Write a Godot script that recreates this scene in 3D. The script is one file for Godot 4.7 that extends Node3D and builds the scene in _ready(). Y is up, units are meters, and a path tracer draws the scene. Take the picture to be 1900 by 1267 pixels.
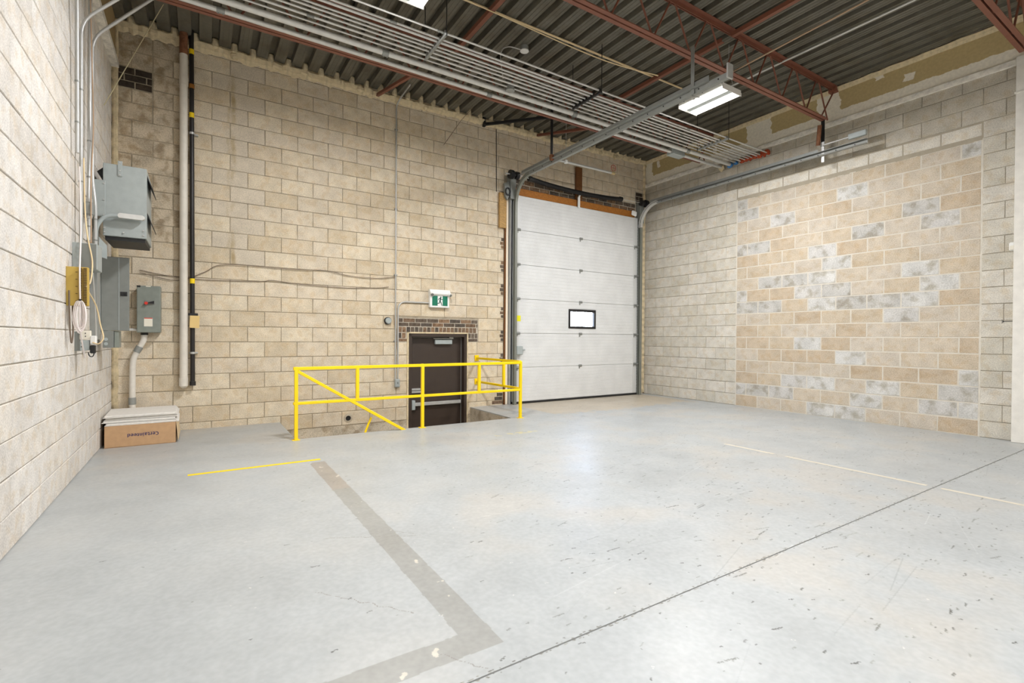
extends Node3D
# Warehouse bay. x runs along the back wall, y up, z from the back wall (0) into the hall. Metres.
const W := 8.8
const DEPTH := 12.4
var M := {}
var rng := RandomNumberGenerator.new()
var cache := {}
var names := {}

# ---------------------------------------------------------------- mesh helpers
func nst() -> SurfaceTool:
	var s := SurfaceTool.new()
	s.begin(Mesh.PRIMITIVE_TRIANGLES)
	return s

func tri3(s: SurfaceTool, a: Vector3, b: Vector3, c: Vector3, na: Vector3, nb: Vector3, nc: Vector3) -> void:
	var f := (c - a).cross(b - a)
	if f.dot(na + nb + nc) < 0.0:
		var t := b; b = c; c = t
		t = nb; nb = nc; nc = t
	s.set_normal(na); s.add_vertex(a)
	s.set_normal(nb); s.add_vertex(b)
	s.set_normal(nc); s.add_vertex(c)

func quad(s: SurfaceTool, a: Vector3, b: Vector3, c: Vector3, d: Vector3, out: Vector3) -> void:
	var n := (c - a).cross(b - d)
	if n.length() < 1e-12:
		return
	n = n.normalized()
	if n.dot(out) < 0.0:
		n = -n
	tri3(s, a, b, c, n, n, n)
	tri3(s, a, c, d, n, n, n)

func tri1(s: SurfaceTool, a: Vector3, b: Vector3, c: Vector3, out: Vector3) -> void:
	var n := (c - a).cross(b - a).normalized()
	if n.dot(out) < 0.0:
		n = -n
	tri3(s, a, b, c, n, n, n)

# chamfered box
func box(s: SurfaceTool, c: Vector3, e: Vector3, bv := 0.0, bas := Basis()) -> void:
	var h := e * 0.5
	bv = minf(bv, minf(h.x, minf(h.y, h.z)) * 0.9)
	for ax in 3:
		var u := (ax + 1) % 3
		var v := (ax + 2) % 3
		for sg in [-1.0, 1.0]:
			var q := []
			for k in [[-1, -1], [1, -1], [1, 1], [-1, 1]]:
				var p := Vector3.ZERO
				p[ax] = sg * h[ax]
				p[u] = k[0] * (h[u] - bv)
				p[v] = k[1] * (h[v] - bv)
				q.append(c + bas * p)
			var o := Vector3.ZERO
			o[ax] = sg
			quad(s, q[0], q[1], q[2], q[3], bas * o)
	if bv <= 0.0:
		return
	for ax in 3:
		var u := (ax + 1) % 3
		var v := (ax + 2) % 3
		for su in [-1.0, 1.0]:
			for sv in [-1.0, 1.0]:
				var q := []
				for k in [[-1, 0], [1, 0], [1, 1], [-1, 1]]:
					var p := Vector3.ZERO
					p[ax] = k[0] * (h[ax] - bv)
					p[u] = su * (h[u] - (bv if k[1] == 1 else 0.0))
					p[v] = sv * (h[v] - (0.0 if k[1] == 1 else bv))
					q.append(c + bas * p)
				var o := Vector3.ZERO
				o[u] = su
				o[v] = sv
				quad(s, q[0], q[1], q[2], q[3], bas * o)
	for sx in [-1.0, 1.0]:
		for sy in [-1.0, 1.0]:
			for sz in [-1.0, 1.0]:
				var g := Vector3(sx, sy, sz)
				tri1(s, c + bas * (g * Vector3(h.x, h.y - bv, h.z - bv)), c + bas * (g * Vector3(h.x - bv, h.y, h.z - bv)), c + bas * (g * Vector3(h.x - bv, h.y - bv, h.z)), bas * g)

func bmm(s: SurfaceTool, a: Vector3, b: Vector3, bv := 0.0) -> void:
	box(s, (a + b) * 0.5, (b - a).abs(), bv)

# round tube along points
func tube(s: SurfaceTool, pts: Array, r: float, n := 10, caps := true) -> void:
	var m := pts.size()
	var rings := []
	var nrm := []
	var side := Vector3.ZERO
	for i in m:
		var t: Vector3
		if i == 0: t = (pts[1] - pts[0]).normalized()
		elif i == m - 1: t = (pts[i] - pts[i - 1]).normalized()
		else: t = ((pts[i] - pts[i - 1]).normalized() + (pts[i + 1] - pts[i]).normalized()).normalized()
		if i == 0:
			side = t.cross(Vector3.UP if absf(t.y) < 0.9 else Vector3.RIGHT).normalized()
		else:
			side = (side - t * side.dot(t)).normalized()
		var up := side.cross(t)
		var rg := []
		var ng := []
		for k in n:
			var a := TAU * k / n
			var d := side * cos(a) + up * sin(a)
			rg.append(pts[i] + d * r)
			ng.append(d)
		rings.append(rg); nrm.append(ng)
	for i in m - 1:
		for k in n:
			var k2 := (k + 1) % n
			tri3(s, rings[i][k], rings[i][k2], rings[i + 1][k2], nrm[i][k], nrm[i][k2], nrm[i + 1][k2])
			tri3(s, rings[i][k], rings[i + 1][k2], rings[i + 1][k], nrm[i][k], nrm[i + 1][k2], nrm[i + 1][k])
	if caps:
		for e in [0, m - 1]:
			var t: Vector3 = (pts[0] - pts[1]) if e == 0 else (pts[m - 1] - pts[m - 2])
			for k in n:
				tri1(s, pts[e], rings[e][k], rings[e][(k + 1) % n], t)

func cyl(s: SurfaceTool, a: Vector3, b: Vector3, r: float, n := 14) -> void:
	tube(s, [a, b], r, n)

# rounded corners on a path
func bend(pts: Array, rad: float, seg := 6) -> Array:
	var out := [pts[0]]
	for i in range(1, pts.size() - 1):
		var p: Vector3 = pts[i]
		var d0: Vector3 = (pts[i - 1] - p)
		var d1: Vector3 = (pts[i + 1] - p)
		var r := minf(rad, minf(d0.length(), d1.length()) * 0.45)
		var a := p + d0.normalized() * r
		var c := p + d1.normalized() * r
		for k in seg + 1:
			var t := float(k) / seg
			out.append(a.lerp(p, t).lerp(p.lerp(c, t), t))
	out.append(pts[-1])
	return out

# smooth curve through points
func spline(pts: Array, seg := 6) -> Array:
	var out := []
	for i in pts.size() - 1:
		var p0: Vector3 = pts[maxi(i - 1, 0)]
		var p1: Vector3 = pts[i]
		var p2: Vector3 = pts[i + 1]
		var p3: Vector3 = pts[mini(i + 2, pts.size() - 1)]
		for k in seg:
			out.append(p1.cubic_interpolate(p2, p0, p3, float(k) / seg))
	out.append(pts[-1])
	return out

# closed 2D outline extruded: maps (u, v) by o + U*u + V*v and runs along D
func prism(s: SurfaceTool, poly: PackedVector2Array, o: Vector3, U: Vector3, V: Vector3, D: Vector3) -> void:
	var n := poly.size()
	var cen := Vector2.ZERO
	for p in poly: cen += p / n
	var ccw := not Geometry2D.is_polygon_clockwise(poly)
	for i in n:
		var a := poly[i]
		var b := poly[(i + 1) % n]
		var e := b - a
		var nn := Vector2(e.y, -e.x) if ccw else Vector2(-e.y, e.x)
		quad(s, o + U * a.x + V * a.y, o + U * b.x + V * b.y, o + U * b.x + V * b.y + D, o + U * a.x + V * a.y + D, U * nn.x + V * nn.y)
	var tr := Geometry2D.triangulate_polygon(poly)
	for i in range(0, tr.size(), 3):
		var a := poly[tr[i]]
		var b := poly[tr[i + 1]]
		var c := poly[tr[i + 2]]
		tri1(s, o + U * a.x + V * a.y, o + U * b.x + V * b.y, o + U * c.x + V * c.y, -D)
		tri1(s, o + U * a.x + V * a.y + D, o + U * b.x + V * b.y + D, o + U * c.x + V * c.y + D, D)

# closed outline swept along a path lying in a plane x = const
func sweepx(s: SurfaceTool, poly: PackedVector2Array, pts: Array) -> void:
	var n := poly.size()
	var ccw := not Geometry2D.is_polygon_clockwise(poly)
	var fr := []
	for i in pts.size():
		var t: Vector3
		if i == 0: t = (pts[1] - pts[0]).normalized()
		elif i == pts.size() - 1: t = (pts[i] - pts[i - 1]).normalized()
		else: t = ((pts[i] - pts[i - 1]).normalized() + (pts[i + 1] - pts[i]).normalized()).normalized()
		fr.append(Vector3.RIGHT.cross(t))
	for i in pts.size() - 1:
		for k in n:
			var a := poly[k]
			var b := poly[(k + 1) % n]
			var e := b - a
			var nn := Vector2(e.y, -e.x) if ccw else Vector2(-e.y, e.x)
			quad(s, pts[i] + Vector3.RIGHT * a.x + fr[i] * a.y, pts[i] + Vector3.RIGHT * b.x + fr[i] * b.y, pts[i + 1] + Vector3.RIGHT * b.x + fr[i + 1] * b.y, pts[i + 1] + Vector3.RIGHT * a.x + fr[i + 1] * a.y, Vector3.RIGHT * nn.x + fr[i] * nn.y)
	var tr := Geometry2D.triangulate_polygon(poly)
	for e in [0, pts.size() - 1]:
		var out: Vector3 = (pts[0] - pts[1]) if e == 0 else (pts[e] - pts[e - 1])
		for i in range(0, tr.size(), 3):
			tri1(s, pts[e] + Vector3.RIGHT * poly[tr[i]].x + fr[e] * poly[tr[i]].y, pts[e] + Vector3.RIGHT * poly[tr[i + 1]].x + fr[e] * poly[tr[i + 1]].y, pts[e] + Vector3.RIGHT * poly[tr[i + 2]].x + fr[e] * poly[tr[i + 2]].y, out)

func v2(a: Array) -> PackedVector2Array:
	var p := PackedVector2Array()
	for i in range(0, a.size(), 2): p.append(Vector2(a[i], a[i + 1]))
	return p

# ---------------------------------------------------------------- scene helpers
func numbered(called: String) -> String:
	var k: int = names.get(called, 0)
	names[called] = k + 1
	return called if k == 0 else "%s_%03d" % [called, k]

func obj(called: String, s: SurfaceTool, mat: Material, parent: Node = self) -> MeshInstance3D:
	var o := MeshInstance3D.new()
	o.name = numbered(called) if parent == self else called
	var me := s.commit()
	me.surface_set_material(0, mat)
	o.mesh = me
	o.cast_shadow = GeometryInstance3D.SHADOW_CASTING_SETTING_ON
	parent.add_child(o, true)
	return o

func tag(o: Node, label: String, category: String, group := "") -> Node:
	o.set_meta("label", label)
	o.set_meta("category", category)
	if group: o.set_meta("group", group)
	return o

func thing(called: String, label: String, category: String, at := Vector3.ZERO, group := "") -> Node3D:
	var o := Node3D.new()
	o.name = numbered(called)
	add_child(o)
	o.position = at
	tag(o, label, category, group)
	return o

func struct(called: String, label: String, category: String) -> Node3D:
	var o := thing(called, label, category)
	o.set_meta("kind", "structure")
	return o

# ---------------------------------------------------------------- materials
func noise(seed_: int, freq: float, oct := 3, type := FastNoiseLite.TYPE_SIMPLEX_SMOOTH) -> FastNoiseLite:
	var n := FastNoiseLite.new()
	n.seed = seed_
	n.frequency = freq
	n.fractal_octaves = oct
	n.noise_type = type
	return n

func grey(n: FastNoiseLite, size := 512) -> PackedByteArray:
	var im := n.get_seamless_image(size, size)
	im.convert(Image.FORMAT_L8)
	return im.get_data()

# mottled surface: white base with coarse mottling, fine grain and pits
func mottled(seed_: int, coarse: float, fine: float, pits: float, tint := Color(0.5, 0.42, 0.3), tintamt := 0.0, size := 512) -> ImageTexture:
	var a := grey(noise(seed_, 0.006, 3), size)
	var b := grey(noise(seed_ + 1, 0.09, 2), size)
	var c := grey(noise(seed_ + 2, 0.16, 1), size)
	var d := grey(noise(seed_ + 3, 0.01, 3), size)
	var im := Image.create(size, size, false, Image.FORMAT_RGB8)
	for i in size * size:
		var v := 0.93 + coarse * (a[i] / 255.0 - 0.5) + fine * (b[i] / 255.0 - 0.5)
		if c[i] > 215: v -= pits
		var k := tintamt * clampf((d[i] / 255.0 - 0.5) * 3.0, 0.0, 1.0)
		im.set_pixel(i % size, i / size, Color(v * lerpf(1.0, tint.r, k), v * lerpf(1.0, tint.g, k), v * lerpf(1.0, tint.b, k)))
	im.generate_mipmaps()
	return ImageTexture.create_from_image(im)

func mat(col: Color, rough := 0.6, metal := 0.0, tex: Texture2D = null, scale := 1.0) -> StandardMaterial3D:
	var m := StandardMaterial3D.new()
	m.albedo_color = col
	m.roughness = rough
	m.metallic = metal
	if tex:
		m.albedo_texture = tex
		m.uv1_triplanar = true
		m.uv1_world_triplanar = true
		m.uv1_scale = Vector3.ONE * scale
	return m

func relief(m: StandardMaterial3D, tex: Texture2D, cm: float) -> StandardMaterial3D:
	m.heightmap_enabled = true
	m.heightmap_texture = tex
	m.heightmap_scale = cm
	return m

func rgb(r: int, g: int, b: int) -> Color:
	return Color(r / 255.0, g / 255.0, b / 255.0)

func make_materials() -> void:
	var tb := mottled(11, 0.09, 0.16, 0.12, Color(0.9, 0.82, 0.7), 0.3)
	var ts := mottled(31, 0.2, 0.2, 0.12, Color(0.74, 0.69, 0.62), 0.6)
	var tc := mottled(33, 0.12, 0.16, 0.08, Color(0.8, 0.77, 0.71), 0.7, 1024)
	var tm := mottled(51, 0.25, 0.3, 0.0)
	var tmet := mottled(71, 0.05, 0.03, 0.0)
	M.tmet = tmet
	var back := [rgb(227, 212, 185), rgb(222, 206, 179), rgb(230, 216, 190), rgb(217, 201, 173), rgb(226, 212, 188)]
	M.back = []
	for c in back: M.back.append(relief(mat(c, 0.95, 0, tb, 1.3), tb, 0.08))
	M.left = []
	for c in [rgb(229, 224, 216), rgb(233, 228, 220), rgb(223, 217, 208), rgb(229, 222, 211)]: M.left.append(relief(mat(c, 0.95, 0, tb, 1.3), tb, 0.06))
	M.old = []
	for c in [rgb(214, 208, 194), rgb(208, 202, 187), rgb(218, 212, 199), rgb(204, 197, 182)]: M.old.append(relief(mat(c, 0.95, 0, tb, 1.3), tb, 0.08))
	M.upper = []  # slightly darker copies of the old block tones, shade near the roof in the colour
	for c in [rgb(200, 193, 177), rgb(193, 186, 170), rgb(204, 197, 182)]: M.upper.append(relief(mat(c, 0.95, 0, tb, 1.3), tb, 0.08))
	M.tan = []
	for c in [rgb(206, 191, 168), rgb(209, 196, 176), rgb(201, 184, 160), rgb(208, 197, 180)]: M.tan.append(relief(mat(c, 0.95, 0, tb, 1.3), tb, 0.08))
	M.cool = []
	for c in [rgb(208, 205, 199), rgb(201, 198, 191), rgb(213, 211, 205)]: M.cool.append(relief(mat(c, 0.95, 0, tc, 0.5), tb, 0.08))
	M.pale = []
	for c in [rgb(226, 220, 206), rgb(222, 217, 204), rgb(229, 223, 208)]: M.pale.append(relief(mat(c, 0.95, 0, tb, 1.3), tb, 0.08))
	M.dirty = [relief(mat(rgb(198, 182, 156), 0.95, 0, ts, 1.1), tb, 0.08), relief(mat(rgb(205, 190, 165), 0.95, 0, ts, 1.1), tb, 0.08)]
	M.streak = relief(mat(rgb(218, 205, 183), 0.95, 0, streak_tex(), 0.5), tb, 0.04)
	M.mortar = mat(rgb(168, 156, 134), 0.95, 0, tm, 2.0)
	M.mortar_left = mat(rgb(172, 163, 148), 0.95, 0, tm, 2.0)
	M.mortar_right = mat(rgb(168, 160, 144), 0.95, 0, tm, 2.0)
	M.brick = []
	for c in [rgb(106, 93, 80), rgb(128, 105, 84), rgb(94, 85, 76), rgb(146, 118, 92), rgb(120, 108, 95)]: M.brick.append(relief(mat(c, 0.92, 0, ts, 3.0), tb, 0.12))
	M.brick_dark = [mat(rgb(74, 62, 50), 0.92, 0, ts, 3.0), mat(rgb(64, 54, 45), 0.92, 0, ts, 3.0)]
	M.brick_mortar = mat(rgb(200, 190, 172), 0.95, 0, tm, 3.0)
	M.concrete = relief(mat(rgb(206, 194, 172), 0.9, 0, ts, 0.9), tb, 0.12)
	M.foam = relief(mat(rgb(228, 210, 172), 0.9, 0, tm, 4.0), tm, 0.4)
	M.deck = mat(rgb(118, 114, 102), 0.6, 0.2, mottled(91, 0.16, 0.08, 0.0, Color(0.8, 0.74, 0.64), 0.4), 0.4)
	M.joist = mat(rgb(138, 86, 66), 0.6, 0.0, tmet, 2.0)
	M.rust = mat(rgb(140, 92, 62), 0.75, 0.0, ts, 3.0)
	M.galv = mat(rgb(204, 204, 200), 0.4, 0.4, tmet, 3.0)
	M.galv_dull = mat(rgb(156, 158, 153), 0.5, 0.3, tmet, 3.0)
	M.track = mat(rgb(140, 142, 132), 0.45, 0.3, tmet, 3.0)
	M.emt = mat(rgb(226, 225, 220), 0.4, 0.2, tmet, 3.0)
	M.steel_dark = mat(rgb(40, 40, 40), 0.5, 0.3)
	M.black = mat(rgb(22, 22, 23), 0.5)
	M.rubber = mat(rgb(30, 29, 28), 0.8)
	M.blackpipe = mat(rgb(38, 35, 33), 0.4, 0.1, tmet, 4.0)
	M.whitepipe = mat(rgb(232, 225, 211), 0.45, 0, tmet, 3.0)
	M.pvc = mat(rgb(232, 226, 214), 0.45, 0, tmet, 5.0)
	M.yellow = mat(rgb(248, 210, 0), 0.38)
	M.yellow_tape = mat(rgb(240, 206, 8), 0.6)
	M.grey_box = mat(rgb(170, 177, 174), 0.42, 0.0, tmet, 3.0)
	M.grey_dark = mat(rgb(132, 135, 129), 0.45, 0.0, tmet, 3.0)
	M.grey_disc = mat(rgb(140, 146, 136), 0.45, 0.0, tmet, 3.0)
	M.grey_light = mat(rgb(176, 184, 182), 0.4, 0.0, tmet, 3.0)
	M.white = mat(rgb(232, 232, 228), 0.5)
	M.cream = mat(rgb(226, 220, 204), 0.7)
	M.door_white = mat(rgb(232, 233, 231), 0.42, 0.0, tmet, 0.7)
	M.brown = mat(rgb(64, 52, 44), 0.42, 0.0, tmet, 2.0)
	M.wood = mat(rgb(192, 124, 44), 0.7, 0.0, wood_tex(), 1.0)
	M.wood_dark = mat(rgb(130, 84, 40), 0.75, 0.0, wood_tex(), 1.0)
	M.wood_pale = mat(rgb(206, 168, 108), 0.75, 0.0, wood_tex(), 1.0)
	M.card = mat(rgb(206, 166, 124), 0.85, 0, tmet, 4.0)
	M.tile = mat(rgb(240, 236, 228), 0.9, 0, tmet, 6.0)
	M.ink = mat(rgb(52, 46, 88), 0.8)
	M.red = mat(rgb(206, 52, 36), 0.4)
	M.green = mat(rgb(0, 112, 84), 0.45)
	M.gold = mat(rgb(190, 160, 74), 0.6)
	M.gold_dark = mat(rgb(96, 74, 34), 0.7)
	M.wire = mat(rgb(236, 226, 222), 0.5)
	M.wire_cream = mat(rgb(226, 202, 158), 0.55)
	M.wire_grey = mat(rgb(120, 104, 88), 0.6)
	M.wire_tan = mat(rgb(176, 148, 120), 0.6)
	M.firestop = mat(rgb(196, 86, 50), 0.8, 0, tm, 6.0)
	M.blue = mat(rgb(60, 120, 180), 0.7)
	M.tagcard = mat(rgb(222, 192, 128), 0.8)
	M.paper = mat(rgb(232, 226, 208), 0.8)
	M.drywall_trim = mat(rgb(250, 245, 234), 0.75, 0, tm, 3.0)
	M.column = mat(rgb(240, 236, 226), 0.7, 0, tmet, 2.0)
	var g := StandardMaterial3D.new()
	g.albedo_color = Color(0.95, 0.97, 1.0, 0.08)
	g.transparency = BaseMaterial3D.TRANSPARENCY_ALPHA
	g.roughness = 0.02
	M.glass = g
	var l := StandardMaterial3D.new()
	l.albedo_color = Color(1, 1, 1)
	l.emission_enabled = true
	l.emission = Color(1.0, 0.985, 0.96)
	l.emission_energy_multiplier = 5.0
	M.lens = l

# water run marks on the blocks below the roof edge
func streak_tex() -> ImageTexture:
	var n := noise(77, 0.02, 3)
	var g := noise(78, 0.2, 2)
	var im := Image.create(512, 512, false, Image.FORMAT_RGB8)
	for y in 512:
		for x in 512:
			var v := 0.93 + 0.05 * n.get_noise_2d(x, y) + 0.08 * g.get_noise_2d(x, y)
			var wv := x + 5.0 * n.get_noise_2d(0, y * 0.7)
			var k := 0.0
			for c in [[298.0, 5.0, 0.5], [311.0, 7.0, 0.8]]:
				k = maxf(k, c[2] * clampf(1.4 - absf(wv - c[0]) / c[1], 0.0, 1.0) * clampf(0.55 + 1.6 * n.get_noise_2d(x * 0.5 + 90, y * 0.35), 0.0, 1.0))
			im.set_pixel(x, y, Color(v * lerpf(1, 0.8, k), v * lerpf(1, 0.74, k), v * lerpf(1, 0.6, k)))
	im.generate_mipmaps()
	return ImageTexture.create_from_image(im)

func wood_tex() -> ImageTexture:
	if cache.has("wood"): return cache.wood
	var n := noise(5, 0.02, 3)
	var im := Image.create(256, 256, false, Image.FORMAT_RGB8)
	for y in 256:
		for x in 256:
			var v := 0.86 + 0.14 * sin(n.get_noise_2d(x * 0.6, y * 6.0) * 16.0) * 0.6 + 0.08 * n.get_noise_2d(x * 3.0, y * 30.0)
			im.set_pixel(x, y, Color(v, v * 0.98, v * 0.95))
	im.generate_mipmaps()
	cache.wood = ImageTexture.create_from_image(im)
	return cache.wood

# ---------------------------------------------------------------- start
func _ready() -> void:
	rng.seed = 7
	# camera
	var cam := Camera3D.new()
	cam.name = "camera"
	var yaw := 0.5683
	var pit := -0.0078
	var rol := 0.0064
	var fw := Vector3(sin(yaw) * cos(pit), sin(pit), -cos(yaw) * cos(pit))
	var r0 := Vector3(cos(yaw), 0, sin(yaw))
	var u0 := r0.cross(fw)
	var r1 := r0 * cos(rol) + u0 * sin(rol)
	var u1 := u0 * cos(rol) - r0 * sin(rol)
	cam.transform = Transform3D(Basis(r1, u1, -fw), Vector3(0.8537, 1.1612, 7.2442))
	cam.fov = rad_to_deg(2.0 * atan(633.5 / 908.56))
	cam.near = 0.02
	cam.current = true
	add_child(cam)
	# daylight outside
	var env := Environment.new()
	env.background_mode = Environment.BG_SKY
	var sm := ProceduralSkyMaterial.new()
	sm.sky_top_color = Color(0.62, 0.74, 0.92)
	sm.sky_horizon_color = Color(0.93, 0.95, 0.98)
	sm.ground_horizon_color = Color(0.8, 0.8, 0.78)
	sm.ground_bottom_color = Color(0.4, 0.39, 0.37)
	sm.energy_multiplier = 30.0
	var sky := Sky.new()
	sky.sky_material = sm
	env.sky = sky
	env.ambient_light_source = Environment.AMBIENT_SOURCE_SKY
	env.tonemap_mode = Environment.TONE_MAPPER_LINEAR
	env.tonemap_exposure = 1.0
	env.sdfgi_enabled = true
	env.ssao_enabled = true
	env.ssil_enabled = true
	var we := WorldEnvironment.new()
	we.name = "world_environment"
	we.environment = env
	add_child(we)
	make_materials()
	build_lamps()
	# setting
	build_floor()
	build_back_wall()
	build_side_walls()
	build_ceiling()
	build_man_door()
	build_dock_door()
	# things
	build_joists()
	build_conduits()
	build_dock_gear()
	build_rail()
	build_pipes()
	build_electric()
	build_wall_bits()
	build_boxes()

# ---------------------------------------------------------------- lamps
func build_lamps() -> void:
	var where := [[6.47, 3.2, "white two-strip LED high bay lamp by the overhead door track"], [2.44, 3.2, "white LED high bay lamp cut off by the top of the picture"], [2.44, 7.35, "white LED high bay lamp over the near part of the hall"], [2.44, 11.0, "white LED high bay lamp by the rear wall, left"], [6.47, 11.0, "white LED high bay lamp by the rear wall, right"]]
	for w in where:
		var y := 4.27
		var t := thing("high_bay_lamp", w[2], "lamp", Vector3(w[0], y, w[1]), "LED high bay lamps under the roof deck")
		var s := nst()
		box(s, Vector3(0, 0.035, 0), Vector3(0.39, 0.05, 0.66), 0.008)
		box(s, Vector3(0, 0.075, 0), Vector3(0.14, 0.04, 0.5), 0.006)
		var hs := obj("housing", s, M.white, t)
		for sx in [-1, 1]:
			s = nst()
			prism(s, v2([-0.062, 0.01, 0.062, 0.01, 0.06, -0.012, 0.035, -0.02, -0.035, -0.02, -0.06, -0.012]), Vector3(sx * 0.122, 0.0, -0.32), Vector3.RIGHT, Vector3.UP, Vector3(0, 0, 0.64))
			obj("light_strip", s, M.lens, t)
		s = nst()
		box(s, Vector3(0, 0.008, 0), Vector3(0.1, 0.016, 0.655), 0.003)
		obj("centre_spine", s, M.grey_light, t)  # grey puts the shade between the two strips into the colour
		for sz in [-1, 1]:
			s = nst()
			box(s, Vector3(0, 0.0, sz * 0.329), Vector3(0.39, 0.045, 0.012), 0.004)
			obj("end_cap", s, M.white, hs)
			for sx in [-1, 1]:
				s = nst()
				tube(s, [Vector3(sx * 0.12, 0.06, sz * 0.28), Vector3(0, 0.3, sz * 0.28), Vector3(0, deck_y(w[0]) - y, sz * 0.28)], 0.003, 5)
				obj("hanging_wire", s, M.galv, hs)
		for sx in [-1, 1]:
			var a := AreaLight3D.new()
			a.name = "lamp_light"
			a.area_size = Vector2(0.12, 0.62)
			a.light_energy = LAMP
			a.light_color = Color(0.99, 0.99, 1.0)
			a.area_range = 40.0
			a.area_attenuation = 2.0
			a.shadow_enabled = true
			t.add_child(a, true)
			a.position = Vector3(sx * 0.115, -0.026, 0)
			a.rotation_degrees = Vector3(-90, 0, 0)

const LAMP := 8.5

# ---------------------------------------------------------------- floor
func floor_texture() -> ImageTexture:
	var w := 2048
	var h := 1606
	var px := w / 8.8
	var n1 := noise(3, 0.0022, 4).get_image(w, h)
	var n2 := noise(4, 0.006, 4).get_image(w, h)
	var n3 := noise(5, 0.11, 2).get_image(w, h)
	var n4 := noise(6, 0.03, 3).get_image(w, h)
	for im in [n1, n2, n3, n4]: im.convert(Image.FORMAT_L8)
	var a := n1.get_data()
	var b := n2.get_data()
	var c := n3.get_data()
	var d := n4.get_data()
	var out := PackedByteArray()
	out.resize(w * h * 3)
	for y in h:
		var z := y / px
		for x in w:
			var i := y * w + x
			var X := x / px
			var na := a[i] / 255.0
			var nb := b[i] / 255.0
			var nc := c[i] / 255.0
			var nd := d[i] / 255.0
			var v := 1.0 + 0.06 * (na - 0.5) + 0.07 * (nb - 0.5) + 0.07 * (nc - 0.5) + 0.04 * (nd - 0.5)
			var col := Vector3(168, 171, 170)
			# worn, dusty traffic area
			var dirt := clampf((nb - 0.42) * 3.0, 0.0, 1.0) * clampf((na - 0.3) * 3.0, 0.0, 1.0) * (0.2 + 0.55 * maxf(smoothstep(1.4, 3.4, X + (na - 0.5) * 1.5), 1.0 - smoothstep(1.2, 2.9, z + (na - 0.5) * 1.5)))
			col = col.lerp(Vector3(170, 165, 156), dirt * 0.75)
			# stripe where old marking came off
			var e := (nd - 0.5) * 0.012
			var band := (X > 1.703 + e and X < 1.836 + e and z > 2.47 and z < 5.66) or (z > 5.53 + e and z < 5.66 + e and X > 0.35 and X < 1.8)
			if band:
				var bc := Vector3(150, 150, 145)
				if z < 3.4: bc = Vector3(154, 148, 140)
				if nd > 0.8: bc = Vector3(192, 187, 174)
				col = bc
			# bare concrete apron at the dock
			var ez := 1.45 + (nd - 0.5) * 0.35 + (nb - 0.5) * 0.3
			if X > 5.42 + e * 3.0 and X < 8.6 and z < ez:
				col = col.lerp(Vector3(182, 169, 148), clampf((ez - z) * 8.0, 0.0, 0.8))
			# dark tyre smear before the apron
			var sx := (X - 5.75) / 0.75
			var sz := (z - 1.72) / 0.24
			var q := 1.0 - sx * sx - sz * sz
			if q > 0.0 and nd > 0.5: col = col.lerp(Vector3(140, 138, 132), minf(q * 1.5, 1.0) * (nd - 0.5) * 1.6)
			# worn yellow dashes
			if absf(z - 2.265) < 0.05 and X > 3.8 and X < 4.45 and nd > 0.52: col = col.lerp(Vector3(212, 196, 126), 0.5)
			var j := i * 3
			out[j] = clampi(int(col.x * v), 0, 255)
			out[j + 1] = clampi(int(col.y * v), 0, 255)
			out[j + 2] = clampi(int(col.z * v), 0, 255)
	var img := Image.create_from_data(w, h, false, Image.FORMAT_RGB8, out)
	var r := RandomNumberGenerator.new()
	r.seed = 21
	# scuffs, specks and chips
	for k in 4200:
		var X := 0.2 + 8.4 * pow(r.randf(), 0.75)
		var z := r.randf_range(0.3, 6.85)
		if X < 2.4 and r.randf() < 0.8: continue
		var ang := r.randf_range(-0.35, 0.35)
		var ln := r.randi_range(1, 7) if r.randf() < 0.9 else r.randi_range(8, 26)
		var g := r.randf_range(0.55, 0.9)
		for t in ln:
			var x := int(X * px + cos(ang) * t)
			var y := int(z * px + sin(ang) * t)
			for o in (2 if r.randf() < 0.45 else 1):
				if x >= 0 and x < w and y + o < h and y >= 0:
					var p := img.get_pixel(x, y + o)
					img.set_pixel(x, y + o, Color(p.r * g, p.g * g, p.b * g * 0.97))
	for k in 260:
		var X := r.randf_range(0.1, 8.6)
		var z := r.randf_range(1.6, 6.8)
		var n := r.randi_range(1, 4)
		for t in n:
			var x := clampi(int(X * px) + r.randi_range(0, 3), 0, w - 1)
			var y := clampi(int(z * px) + r.randi_range(0, 2), 0, h - 1)
			img.set_pixel(x, y, Color8(208, 206, 198))
	# crumbled edges of the saw-cut joint
	for k in 900:
		var x := r.randi_range(2, w - 3)
		var y := int((5.79 + r.randf_range(-0.014, 0.014)) * px)
		var q := r.randf_range(0.55, 0.85)
		for e in r.randi_range(1, 4):
			var pp := img.get_pixel(mini(x + e, w - 1), y)
			img.set_pixel(mini(x + e, w - 1), y, Color(pp.r * q, pp.g * q * 0.97, pp.b * q * 0.9))
	# long faint scratches
	for k in 220:
		var X := r.randf_range(2.0, 8.5)
		var z := r.randf_range(1.8, 6.8)
		var ang := r.randf_range(-0.5, 0.3)
		var q := r.randf_range(0.9, 1.1)
		for e in r.randi_range(30, 160):
			var x := int(X * px + cos(ang) * e)
			var y := int(z * px + sin(ang) * e)
			if x < 0 or y < 0 or x >= w or y >= h: break
			var pp := img.get_pixel(x, y)
			img.set_pixel(x, y, Color(minf(pp.r * q, 1.0), minf(pp.g * q, 1.0), minf(pp.b * q, 1.0)))
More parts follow.
